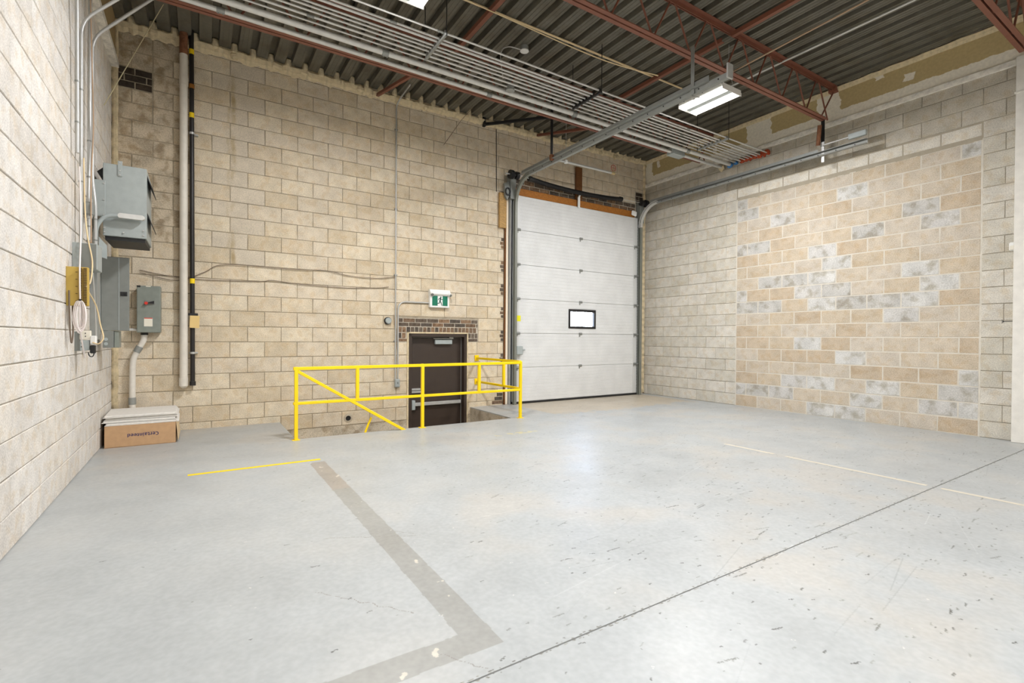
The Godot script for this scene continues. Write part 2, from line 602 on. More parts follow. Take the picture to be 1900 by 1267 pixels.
	# fine cracks
	for cr in [[1.46, 4.3, 1.95, 4.55], [1.3, 4.9, 1.62, 5.3], [1.84, 4.41, 1.92, 4.5], [1.6, 5.6, 1.72, 5.79]]:
		var p := Vector2(cr[0], cr[1])
		var q := Vector2(cr[2], cr[3])
		var n := int(p.distance_to(q) * px)
		for t in n:
			var u := p.lerp(q, float(t) / n) + Vector2(sin(t * 0.3), cos(t * 0.23)) * 0.006
			if r.randf() < 0.75: img.set_pixel(clampi(int(u.x * px), 0, w - 1), clampi(int(u.y * px), 0, h - 1), Color8(136, 133, 127))
	img.generate_mipmaps()
	return ImageTexture.create_from_image(img)

func slab(s: SurfaceTool, x0: float, x1: float, z0: float, z1: float, y0: float, y1: float) -> void:
	var n := Vector3.UP
	var p := [Vector3(x0, y1, z0), Vector3(x1, y1, z0), Vector3(x1, y1, z1), Vector3(x0, y1, z1)]
	for i in [0, 1, 2, 0, 2, 3]:
		s.set_normal(n)
		s.set_uv(Vector2(p[i].x / 8.8, p[i].z / 6.9009))
		s.add_vertex(p[i])
	s.set_uv(Vector2(0.5, 0.5))
	for f in [[Vector3(x0, y0, z0), Vector3(x1, y0, z0), Vector3(x1, y1, z0), Vector3(x0, y1, z0), Vector3(0, 0, -1)], [Vector3(x0, y0, z1), Vector3(x1, y0, z1), Vector3(x1, y1, z1), Vector3(x0, y1, z1), Vector3(0, 0, 1)], [Vector3(x0, y0, z0), Vector3(x0, y0, z1), Vector3(x0, y1, z1), Vector3(x0, y1, z0), Vector3(-1, 0, 0)], [Vector3(x1, y0, z0), Vector3(x1, y0, z1), Vector3(x1, y1, z1), Vector3(x1, y1, z0), Vector3(1, 0, 0)], [Vector3(x0, y0, z0), Vector3(x1, y0, z0), Vector3(x1, y0, z1), Vector3(x0, y0, z1), Vector3(0, -1, 0)]]:
		quad(s, f[0], f[1], f[2], f[3], f[4])

func build_floor() -> void:
	var f := struct("floor", "grey painted concrete warehouse floor with scuffs and worn stripes", "floor")
	var m := StandardMaterial3D.new()
	m.albedo_texture = floor_texture()
	m.roughness = 0.52
	m.metallic_specular = 0.5
	var rn := noise(61, 0.02, 4).get_seamless_image(512, 512)
	rn.convert(Image.FORMAT_RGB8)
	rn.generate_mipmaps()
	for y in 512:
		for x in 512:
			var q := 0.55 + 0.45 * rn.get_pixel(x, y).r
			rn.set_pixel(x, y, Color(q, q, q))
	m.roughness_texture = ImageTexture.create_from_image(rn)
	m.roughness_texture_channel = BaseMaterial3D.TEXTURE_CHANNEL_RED
	M.floor = m
	var s := nst()
	slab(s, -0.2, 1.77, -0.2, 1.29, -0.2, 0.0)
	slab(s, 4.66, 9.0, -0.2, 1.29, -0.2, 0.0)
	slab(s, -0.2, 9.0, 1.29, 5.7862, -0.2, 0.0)
	obj("slab", s, m, f)
	s = nst()
	slab(s, -0.2, 9.0, 5.7938, DEPTH + 0.2, -0.2, 0.0)
	obj("slab", s, m, f)
	s = nst()
	bmm(s, Vector3(-0.2, -0.19, 5.78), Vector3(9.0, -0.007, 5.80))
	obj("joint_filler", s, mat(rgb(116, 104, 84), 0.95), f)
	# stair pit by the exit door
	s = nst()
	bmm(s, Vector3(1.5, -1.1, -0.2), Vector3(4.9, -0.95, 1.5))
	obj("pit_floor", s, M.concrete, f)
	s = nst()
	bmm(s, Vector3(1.6, -1.0, 1.292), Vector3(4.8, -0.19, 1.45))
	obj("pit_wall", s, M.concrete, f)
	s = nst()
	bmm(s, Vector3(4.658, -1.0, -0.01), Vector3(4.85, -0.012, 1.4), 0.004)
	obj("pit_wall", s, M.concrete, f)
	s = nst()
	bmm(s, Vector3(1.6, -1.0, -0.1), Vector3(1.766, -0.15, 1.4))
	obj("pit_wall", s, M.concrete, f)
	for k in 4:
		s = nst()
		bmm(s, Vector3(1.765, -1.0, 0.0), Vector3(2.05 + 0.28 * k, -0.19 * (k + 1), 1.292), 0.008)
		obj("step", s, M.concrete, f)
	# painted stripes
	s = nst()
	bmm(s, Vector3(0.773, 0.0003, 2.352), Vector3(1.818, 0.0015, 2.4))
	obj("yellow_stripe", s, M.yellow_tape, f)
	s = nst()
	var pale := mat(rgb(198, 190, 172), 0.7)
	for r in [[3.95, 4.5], [4.62, 5.74], [5.83, 6.9]]:
		bmm(s, Vector3(5.742, 0.0002, r[0]), Vector3(5.786, 0.0008, r[1]))
	obj("pale_stripe", s, pale, f)

# ---------------------------------------------------------------- masonry
func face_piece(w: float, h: float, d: float, variant: int, ch := 0.004) -> ArrayMesh:
	var key := "%d_%d_%d" % [roundi(w * 1000), roundi(h * 1000), variant]
	if cache.has(key): return cache[key]
	var r := RandomNumberGenerator.new()
	r.seed = hash(key)
	var s := nst()
	var o := []
	var i := []
	for k in [[-1, -1], [1, -1], [1, 1], [-1, 1]]:
		var j := Vector2(r.randf_range(-0.0022, 0.0022), r.randf_range(-0.0018, 0.0018))
		o.append(Vector3(k[0] * w * 0.5 + j.x, k[1] * h * 0.5 + j.y, -ch))
		i.append(Vector3(k[0] * (w * 0.5 - ch) + j.x, k[1] * (h * 0.5 - ch) + j.y, 0))
	quad(s, i[0], i[1], i[2], i[3], Vector3(0, 0, 1))
	for k in 4:
		var k2 := (k + 1) % 4
		var mid: Vector3 = (o[k] + o[k2]) * 0.5
		quad(s, o[k], o[k2], i[k2], i[k], Vector3(mid.x, mid.y, 0.05))
		quad(s, o[k], o[k2], o[k2] + Vector3(0, 0, -d), o[k] + Vector3(0, 0, -d), Vector3(mid.x, mid.y, 0).normalized())
	cache[key] = s.commit()
	return cache[key]

func cut(rects: Array, hole: Array) -> Array:
	var out := []
	for r in rects:
		var a: float = maxf(r[0], hole[0])
		var b: float = minf(r[1], hole[1])
		var c: float = maxf(r[2], hole[2])
		var d: float = minf(r[3], hole[3])
		if a >= b or c >= d:
			out.append(r)
			continue
		if a > r[0]: out.append([r[0], a, r[2], r[3]])
		if b < r[1]: out.append([b, r[1], r[2], r[3]])
		if c > r[2]: out.append([a, b, r[2], c])
		if d < r[3]: out.append([a, b, d, r[3]])
	return out

func place(side: String, u: float, y: float, out: float) -> Transform3D:
	if side == "back": return Transform3D(Basis(), Vector3(u, y, out))
	if side == "left": return Transform3D(Basis(Vector3.UP, PI / 2), Vector3(out, y, u))
	return Transform3D(Basis(Vector3.UP, -PI / 2), Vector3(W - out, y, u))

# running bond of blocks; choose(u, y, cell) gives the material
func lay(parent: Node, side: String, u0: float, u1: float, y0: float, y1: float, base: float, off: float, holes: Array, choose: Callable, most: int, joint := 0.008) -> void:
	var all := []
	for k in range(-2, 26):
		var a := base + 0.2 * k
		if a + 0.2 <= y0 or a >= y1: continue
		var sh := off + (0.2 if k % 2 != 0 else 0.0)
		for j in range(-10, 40):
			var u := sh + 0.4 * j
			if u + 0.4 <= u0 or u >= u1: continue
			var rects := [[maxf(u, u0), minf(u + 0.4, u1), maxf(a, y0), minf(a + 0.2, y1)]]
			for hl in holes: rects = cut(rects, hl)
			for r in rects:
				if r[1] - r[0] < 0.03 or r[3] - r[2] < 0.03: continue
				all.append([r, choose.call((r[0] + r[1]) * 0.5, (r[2] + r[3]) * 0.5, j, k)])
	var eye := Vector3(0.8537, 1.1612, 7.2442)
	for p in all:
		var r: Array = p[0]
		var c := place(side, (r[0] + r[1]) * 0.5, (r[2] + r[3]) * 0.5, 0).origin
		p.append(c.distance_to(eye))
	all.sort_custom(func(a, b): return a[2] < b[2])
	var rest := nst()
	var left := 0
	for n in all.size():
		var r: Array = all[n][0]
		var w: float = r[1] - r[0] - joint
		var h: float = r[3] - r[2] - joint
		var tr := place(side, (r[0] + r[1]) * 0.5, (r[2] + r[3]) * 0.5, rng.randf_range(-0.0015, 0.0015))
		var me := face_piece(w, h, 0.012, n % 3)
		if n < most:
			var o := MeshInstance3D.new()
			o.name = "concrete_block"
			o.mesh = me
			o.material_override = all[n][1]
			o.transform = tr
			parent.add_child(o, true)
		else:
			rest.append_from(me, 0, tr)
			left += 1
	if left:
		var o := obj("block_courses", rest, all[-1][1], parent)
		o.set_meta("kind", "stuff")

func brick(parent: Node, side: String, u0: float, u1: float, y0: float, y1: float, mats: Array, out := 0.0) -> void:
	var o := MeshInstance3D.new()
	o.name = "brick"
	o.mesh = face_piece(u1 - u0, y1 - y0, 0.012, rng.randi_range(0, 1), 0.003)
	o.material_override = mats[rng.randi_range(0, mats.size() - 1)]
	o.transform = place(side, (u0 + u1) * 0.5, (y0 + y1) * 0.5, out + rng.randf_range(-0.001, 0.001))
	parent.add_child(o, true)

func brick_row(parent: Node, side: String, u0: float, u1: float, y0: float, y1: float, step: float, shift: float, mats: Array, joint := 0.012) -> void:
	var u := u0 - shift
	while u < u1:
		var a := maxf(u, u0)
		var b := minf(u + step - joint, u1)
		if b - a > 0.02: brick(parent, side, a, b, y0, y1, mats)
		u += step

# lumpy bead of foam between two edge lines
func foam_bead(s: SurfaceTool, a: Vector3, b: Vector3, ha: Vector3, out: Vector3, lump: float, step := 0.05, seed_ := 1) -> void:
	var r := RandomNumberGenerator.new()
	r.seed = seed_
	var n := int(a.distance_to(b) / step)
	var rows := []
	for i in n + 1:
		var p := a.lerp(b, float(i) / n)
		var lo := r.randf_range(-lump, lump)
		var k := r.randf_range(0.6, 1.2)
		rows.append([p + ha * (lo * 0.9), p + ha * (0.25 + lo * 0.3) + out * 0.8 * k, p + ha * 0.65 + out * 1.1 * k, p + ha * (1.0 + r.randf_range(-0.05, 0.1))])
	for i in n:
		for k in 3:
			quad(s, rows[i][k], rows[i + 1][k], rows[i + 1][k + 1], rows[i][k + 1], out)

func build_back_wall() -> void:
	var w := struct("wall_back", "beige concrete block back wall with brick over the exit door", "wall")
	var s := nst()
	for r in [[-0.2, 3.6, -1.1, 5.1], [3.6, 4.575, 1.21, 5.1], [4.575, 5.47, -1.1, 5.1], [5.47, 8.5, 3.63, 5.1], [5.47, 8.5, -1.1, -0.01], [8.5, 9.0, -1.1, 5.1], [3.6, 4.575, -1.1, -0.955]]:
		bmm(s, Vector3(r[0], r[2], -0.2), Vector3(r[1], r[3], -0.006))
	obj("mortar", s, M.mortar, w)
	s = nst()
	for r in [[3.4, 4.8, 1.212, 1.458], [3.4, 3.6, 1.08, 1.212], [4.575, 4.8, 1.08, 1.212], [5.47, 8.52, 3.64, 3.97], [8.5, 8.79, 3.96, 4.22]]:
		bmm(s, Vector3(r[0], r[2], -0.05), Vector3(r[1], r[3], -0.0045))
	obj("brick_mortar", s, M.brick_mortar, w)
	var holes := [[5.30, 8.60, -0.2, 3.97], [3.56, 4.61, -1.2, 1.24], [3.4, 4.805, 1.085, 1.46], [-0.1, 0.385, 4.04, 4.29], [8.5, 8.9, 3.9, 4.22]]
	lay(w, "back", 0.0, W, -0.118, 4.9, 0.082, 1.183 - 2.0, holes, func(u, y, j, k):
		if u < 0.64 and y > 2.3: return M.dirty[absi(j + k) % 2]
		if u > 1.0 and u < 1.42 and y > 2.0: return M.streak
		return M.back[absi(j * 7 + k * 13 + (j * k) % 5) % 5], 300)
	s = nst()
	bmm(s, Vector3(0, -1.1, -0.05), Vector3(3.56, -0.122, 0.004))
	bmm(s, Vector3(4.61, -1.1, -0.05), Vector3(5.3, -0.122, 0.004))
	obj("footing", s, M.concrete, w)
	# brick lintel above the exit door
	brick_row(w, "back", 3.415, 4.79, 1.392, 1.448, 0.196, 0.11, M.brick)
	brick_row(w, "back", 3.415, 4.79, 1.328, 1.382, 0.196, 0.02, M.brick)
	brick_row(w, "back", 3.415, 4.79, 1.235, 1.316, 0.068, 0.0, M.brick)
	brick_row(w, "back", 3.41, 3.555, 1.145, 1.225, 0.068, 0.0, M.brick)
	brick_row(w, "back", 4.615, 4.79, 1.145, 1.225, 0.064, 0.0, M.brick)
	brick(w, "back", 3.41, 3.555, 1.093, 1.135, M.brick)
	brick(w, "back", 4.615, 4.79, 1.093, 1.135, M.brick)
	# bricks above the dock door, in the corner and beside the jamb
	brick_row(w, "back", 5.5, 8.5, 3.79, 3.865, 0.222, 0.1, M.brick)
	brick_row(w, "back", 5.5, 8.5, 3.877, 3.952, 0.222, 0.0, M.brick)
	for k in 3: brick_row(w, "back", 8.52, 8.78, 3.97 + k * 0.083, 4.04 + k * 0.083, 0.2, 0.1 * (k % 2), M.brick_dark)
	for k in 3: brick_row(w, "back", 0.01, 0.375, 4.05 + k * 0.08, 4.12 + k * 0.08, 0.21, 0.1 * (k % 2), M.brick_dark)
	for k in range(1, 17):
		if k % 2 == 0:
			for q in 3: brick(w, "back", 5.245 - (0.02 if q == 1 else 0.0), 5.295, 0.3 + k * 0.2 + q * 0.064, 0.353 + k * 0.2 + q * 0.064, M.brick, 0.003)
	for q in 3: brick(w, "back", 5.08 + q * 0.05, 5.29, 0.02 + q * 0.066, 0.075 + q * 0.066, M.brick, 0.004)
	# spray foam under the roof deck and down the corners
	s = nst()
	foam_bead(s, Vector3(0.02, 4.68, 0.0), Vector3(3.0, 4.69, 0.0), Vector3(0, 0.15, 0), Vector3(0, 0, 0.05), 0.16, 0.045, 4)
	foam_bead(s, Vector3(3.0, 4.69, 0.0), Vector3(8.78, 4.81, 0.0), Vector3(0, 0.12, 0), Vector3(0, 0, 0.05), 0.14, 0.045, 5)
	for k in 42:
		var fx := k * 0.21 - 0.2 + 0.168
		if fx < 0.05: continue
		box(s, Vector3(fx, deck_y(fx) + 0.01, 0.03), Vector3(0.075, 0.13, 0.06), 0.018, Basis(Vector3(0, 0, 1), rng.randf_range(-0.1, 0.1)))
		if k % 2 == 0: box(s, Vector3(fx + rng.randf_range(-0.09, 0.09), deck_y(fx) - 0.05 - rng.randf() * 0.04, 0.03), Vector3(rng.randf_range(0.06, 0.14), 0.08, 0.07), 0.022, Basis(Vector3(0, 0, 1), rng.randf_range(-0.25, 0.25)))
	foam_bead(s, Vector3(0.0, -0.0, 0.0), Vector3(0.0, 4.7, 0.0), Vector3(0.06, 0, 0), Vector3(0.01, 0, 0.025), 0.2, 0.05, 6)
	foam_bead(s, Vector3(8.73, 0.03, 0.0), Vector3(8.73, 4.82, 0.0), Vector3(0.075, 0, 0), Vector3(-0.005, 0, 0.03), 0.1, 0.04, 7)
	obj("spray_foam", s, M.foam, w)
	# pipe sleeve hole low in the wall
	s = nst()
	for k in 20:
		var a0 := TAU * k / 20
		var a1 := TAU * (k + 1) / 20
		for q in [[0.062, 0.038, 0.004, 0.012], [0.038, 0.036, 0.012, -0.005]]:
			var p := func(a, r, z): return Vector3(2.672 + cos(a) * r, -0.02 + sin(a) * r, z)
			quad(s, p.call(a0, q[0], q[2]), p.call(a1, q[0], q[2]), p.call(a1, q[1], q[3]), p.call(a0, q[1], q[3]), Vector3(0, 0, 1))
	obj("hole_collar", s, M.concrete, w)
	s = nst()
	cyl(s, Vector3(2.672, -0.02, -0.003), Vector3(2.672, -0.02, 0.003), 0.037, 20)
	obj("hole_plug", s, M.black, w)

func build_side_walls() -> void:
	var w := struct("wall_left", "pale concrete block wall on the left with thin joints", "wall")
	var s := nst()
	bmm(s, Vector3(-0.25, -0.2, -0.2), Vector3(-0.006, 5.1, DEPTH + 0.2))
	obj("mortar", s, M.mortar_left, w)
	lay(w, "left", 0.0, 5.3, 0.0, 4.3, 0.0, 3.181 + 0.2 - 4.0, [], func(u, y, j, k): return M.left[absi(j * 5 + k * 11 + (j * k) % 3) % 4], 300, 0.006)
	w = struct("wall_right", "grey and tan concrete block wall with a filled-in opening", "wall")
	s = nst()
	bmm(s, Vector3(W + 0.006, -0.2, -0.2), Vector3(W + 0.25, 5.1, DEPTH + 0.2))
	obj("mortar", s, M.mortar_right, w)
	s = nst()
	bmm(s, Vector3(W + 0.002, 0.0, 2.1), Vector3(W + 0.02, 3.795, 5.31))
	obj("infill_mortar", s, mat(rgb(220, 213, 198), 0.95, 0, M.tmet, 3.0), w)
	s = nst()
	for k in 40:
		bmm(s, Vector3(W + 0.0005, 3.575 + rng.randf_range(-0.008, 0.008), 2.12 + 0.0795 * k), Vector3(W + 0.015, 3.63 + rng.randf_range(-0.008, 0.008), 2.12 + 0.0795 * (k + 1)))
	bmm(s, Vector3(W + 0.0015, 3.6, 2.1), Vector3(W + 0.02, 3.797, 5.308))
	obj("thick_mortar_bed", s, mat(rgb(180, 170, 150), 0.95, 0, M.tmet, 3.0), w)
	var inf := [2.105, 5.305, -0.1, 3.79]
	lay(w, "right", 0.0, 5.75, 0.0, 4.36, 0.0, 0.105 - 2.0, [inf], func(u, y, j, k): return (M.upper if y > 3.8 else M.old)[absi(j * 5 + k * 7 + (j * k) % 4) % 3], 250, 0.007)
	var pick := func(u, y, j, k):
		if k == 18: return M.pale[absi(j * 3) % 3]
		var h := absi(hash(j * 131 + k * 977)) % 100
		var coolp := 16
		if k in [1, 2, 8, 9, 10]: coolp = 62
		if k in [13, 15]: coolp = 34
		if h < coolp: return M.cool[h % 3]
		return M.tan[(h + k) % 4]
	lay(w, "right", 2.112, 5.298, 0.0, 3.785, 0.0, 0.105 - 2.0, [[2.0, 5.4, 3.58, 3.625]], pick, 200, 0.0105)
	# marker arrow by the column
	s = nst()
	bmm(s, Vector3(W - 0.004, 1.385, 5.49), Vector3(W - 0.001, 1.391, 5.59))
	box(s, Vector3(W - 0.002, 1.397, 5.5), Vector3(0.003, 0.005, 0.03), 0, Basis(Vector3.RIGHT, 0.7))
	box(s, Vector3(W - 0.002, 1.379, 5.5), Vector3(0.003, 0.005, 0.03), 0, Basis(Vector3.RIGHT, -0.7))
	bmm(s, Vector3(W - 0.004, 1.31, 5.595), Vector3(W - 0.001, 1.46, 5.6))
	obj("marker_arrow", s, M.black, w)
	# drywall bands over both side walls
	var t := struct("trim_1", "tan drywall band with pale filler patches above the right wall", "trim")
	s = nst()
	var bz := 5.7
	var p := [Vector3(W - 0.002, 4.4, 0.0), Vector3(W - 0.002, 4.4, bz), Vector3(W - 0.002, 4.93, bz), Vector3(W - 0.002, 4.93, 0.0)]
	for i in [0, 2, 1, 0, 3, 2]:
		s.set_normal(Vector3(-1, 0, 0))
		s.set_uv(Vector2(p[i].z / bz, 1.0 - (p[i].y - 4.4) / 0.53))
		s.add_vertex(p[i])
	quad(s, p[0], p[1], p[1] + Vector3(0.05, 0, 0), p[0] + Vector3(0.05, 0, 0), Vector3.DOWN)
	var dm := StandardMaterial3D.new()
	dm.albedo_texture = drywall_texture()
	dm.roughness = 0.9
	obj("drywall_band", s, dm, t)
	s = nst()
	bmm(s, Vector3(W - 0.03, 4.335, 0.02), Vector3(W + 0.02, 4.405, 5.75), 0.004)
	obj("ledge_strip", s, M.drywall_trim, t)
	s = nst()
	foam_bead(s, Vector3(W - 0.004, 4.82, 0.02), Vector3(W - 0.004, 4.82, 5.7), Vector3(0, 0.085, 0), Vector3(-0.05, 0, 0), 0.05, 0.12, 9)
	obj("filler_bead", s, M.foam, t)
	t = struct("trim_2", "cream drywall band along the top of the left wall", "trim")
	s = nst()
	bmm(s, Vector3(-0.1, 4.3, 0.0), Vector3(0.035, 4.95, DEPTH))
	obj("drywall_band", s, mat(rgb(178, 152, 108), 0.9, 0, M.tmet, 2.0), t)
	s = nst()
	bmm(s, Vector3(-0.05, 4.24, 0.01), Vector3(0.07, 4.305, DEPTH), 0.004)
	obj("ledge_strip", s, M.drywall_trim, t)
	# white column at the right edge
	t = struct("trim_3", "white painted column standing against the right wall", "column")
	s = nst()
	bmm(s, Vector3(8.7, 0.0, 5.6), Vector3(8.99, 4.4, 6.1), 0.006)
	obj("shaft", s, M.column, t)
	s = nst()
	bmm(s, Vector3(8.69, 3.98, 5.59), Vector3(8.99, 4.0, 6.11), 0.003)
	obj("band", s, M.column, t)
	var r := struct("wall_rear", "plain pale wall closing the hall behind the viewer", "wall")
	s = nst()
	bmm(s, Vector3(-0.2, -0.2, DEPTH), Vector3(W + 0.2, 5.1, DEPTH + 0.2))
	obj("wall_face", s, mat(rgb(206, 198, 184), 0.9), r)

func drywall_texture() -> ImageTexture:
	var w := 1024
	var h := 96
	var n := noise(41, 0.03, 3)
	var im := Image.create(w, h, false, Image.FORMAT_RGB8)
	var mud := [[0.0, 0.035], [0.40, 0.475], [0.60, 0.655]]
	var spots := [[0.06, 0.35, 0.012, 0.2], [0.15, 0.3, 0.016, 0.12], [0.29, 0.6, 0.012, 0.16], [0.235, 0.72, 0.02, 0.12], [0.80, 0.5, 0.014, 0.16], [0.74, 0.2, 0.016, 0.14], [0.88, 0.12, 0.014, 0.12], [0.97, 0.35, 0.012, 0.16]]
	for y in h:
		for x in w:
			var e := n.get_noise_2d(x, y) * 0.03
			var u := float(x) / w + e * 0.25
			var v := float(y) / h + e
			var c := Vector3(188, 168, 122)
			var is_mud := v > 0.72 or v < 0.1
			for b in mud:
				if u > b[0] and u < b[1]: is_mud = true
			for q in spots:
				if absf(u - q[0]) < q[2] * 0.6 and absf(v - q[1]) < q[3] * 0.6: is_mud = true
			if is_mud: c = Vector3(236, 229, 212)
			var k := 1.0 + n.get_noise_2d(x * 4.0, y * 4.0) * 0.05
			im.set_pixel(x, y, Color8(int(c.x * k), int(c.y * k), int(c.z * k)))
	return ImageTexture.create_from_image(im)

# ---------------------------------------------------------------- roof deck
func deck_y(x: float) -> float:
	return 4.80 + 0.0105 * x

func build_ceiling() -> void:
	var c := struct("ceiling", "ribbed dark metal roof deck running towards the back wall", "ceiling")
	var pitch := 0.21
	for k in 11:
		var s := nst()
		for q in 4:
			var x := (k * 4 + q) * pitch - 0.2
			var prof := [Vector2(x, 0), Vector2(x + 0.125, 0), Vector2(x + 0.135, 0.075), Vector2(x + 0.2, 0.075), Vector2(x + 0.21, 0)]
			for i in 4:
				var a: Vector2 = prof[i]
				var b: Vector2 = prof[i + 1]
				var ya := deck_y(a.x) + a.y
				var yb := deck_y(b.x) + b.y
				quad(s, Vector3(a.x, ya, -0.15), Vector3(b.x, yb, -0.15), Vector3(b.x, yb, DEPTH), Vector3(a.x, ya, DEPTH), Vector3.DOWN)
			# stiffening grooves in the wide flat
			for g in [0.035, 0.09]:
				bmm(s, Vector3(x + g, deck_y(x + g) - 0.004, -0.1), Vector3(x + g + 0.005, deck_y(x + g) + 0.003, DEPTH - 0.05))
		obj("deck_sheet", s, M.deck, c)
	var s2 := nst()
	bmm(s2, Vector3(-0.25, 4.98, -0.2), Vector3(W + 0.25, 5.14, DEPTH + 0.2))
	obj("roof_board", s2, mat(rgb(80, 76, 68), 0.9), c)

# ---------------------------------------------------------------- doors
func build_man_door() -> void:
	var d := struct("door_1", "brown steel exit door with a push bar below the brick lintel", "door")
	var s := nst()
	var x0 := 3.585
	var x1 := 4.59
	# frame: face and deep reveal
	bmm(s, Vector3(x0, -0.95, -0.19), Vector3(x0 + 0.05, 1.215, 0.012), 0.004)
	bmm(s, Vector3(x1 - 0.05, -0.95, -0.19), Vector3(x1, 1.215, 0.012), 0.004)
	bmm(s, Vector3(x0, 1.165, -0.19), Vector3(x1, 1.215, 0.012), 0.004)
	obj("door_frame", s, M.brown, d)
	s = nst()
	bmm(s, Vector3(x0 - 0.03, -0.95, -0.01), Vector3(x0 - 0.001, 1.24, 0.01), 0.004)
	bmm(s, Vector3(x1 + 0.001, -0.95, -0.01), Vector3(x1 + 0.025, 1.24, 0.01), 0.004)
	bmm(s, Vector3(x0 - 0.03, 1.216, -0.01), Vector3(x1 + 0.025, 1.24, 0.01), 0.004)
	obj("caulk_edge", s, M.foam, d)
	s = nst()
	bmm(s, Vector3(x0 + 0.05, -0.945, -0.15), Vector3(x1 - 0.05, 1.166, -0.105), 0.003)
	var leaf := obj("door_leaf", s, M.brown, d)
	s = nst()
	bmm(s, Vector3(x1 - 0.058, -0.94, -0.105), Vector3(x1 - 0.049, 1.16, -0.095))
	bmm(s, Vector3(x0 + 0.1, 1.157, -0.105), Vector3(x1 - 0.06, 1.163, -0.095))
	obj("weather_strip", s, M.galv_dull, d)
	s = nst()
	box(s, Vector3(4.2, 1.085, -0.075), Vector3(0.3, 0.075, 0.055), 0.006)
	obj("door_closer", s, M.grey_light, leaf)
	s = nst()
	bmm(s, Vector3(4.03, 1.132, -0.09), Vector3(4.38, 1.147, -0.06), 0.003)
	box(s, Vector3(4.34, 1.155, -0.07), Vector3(0.07, 0.025, 0.03), 0.004)
	obj("closer_arm", s, M.galv, leaf)
	s = nst()
	box(s, Vector3(3.685, 0.09, -0.07), Vector3(0.06, 0.15, 0.06), 0.006)
	obj("bar_head", s, M.grey_light, leaf)
	s = nst()
	box(s, Vector3(4.11, 0.1, -0.06), Vector3(0.8, 0.055, 0.035), 0.006)
	box(s, Vector3(4.5, 0.1, -0.08), Vector3(0.04, 0.055, 0.05), 0.005)
	obj("push_bar", s, M.galv, leaf)
	s = nst()
	box(s, Vector3(3.73, 0.335, -0.085), Vector3(0.16, 0.03, 0.04), 0.005)
	box(s, Vector3(3.73, 0.295, -0.08), Vector3(0.16, 0.035, 0.05), 0.005)
	obj("slide_bolt", s, M.galv, leaf)

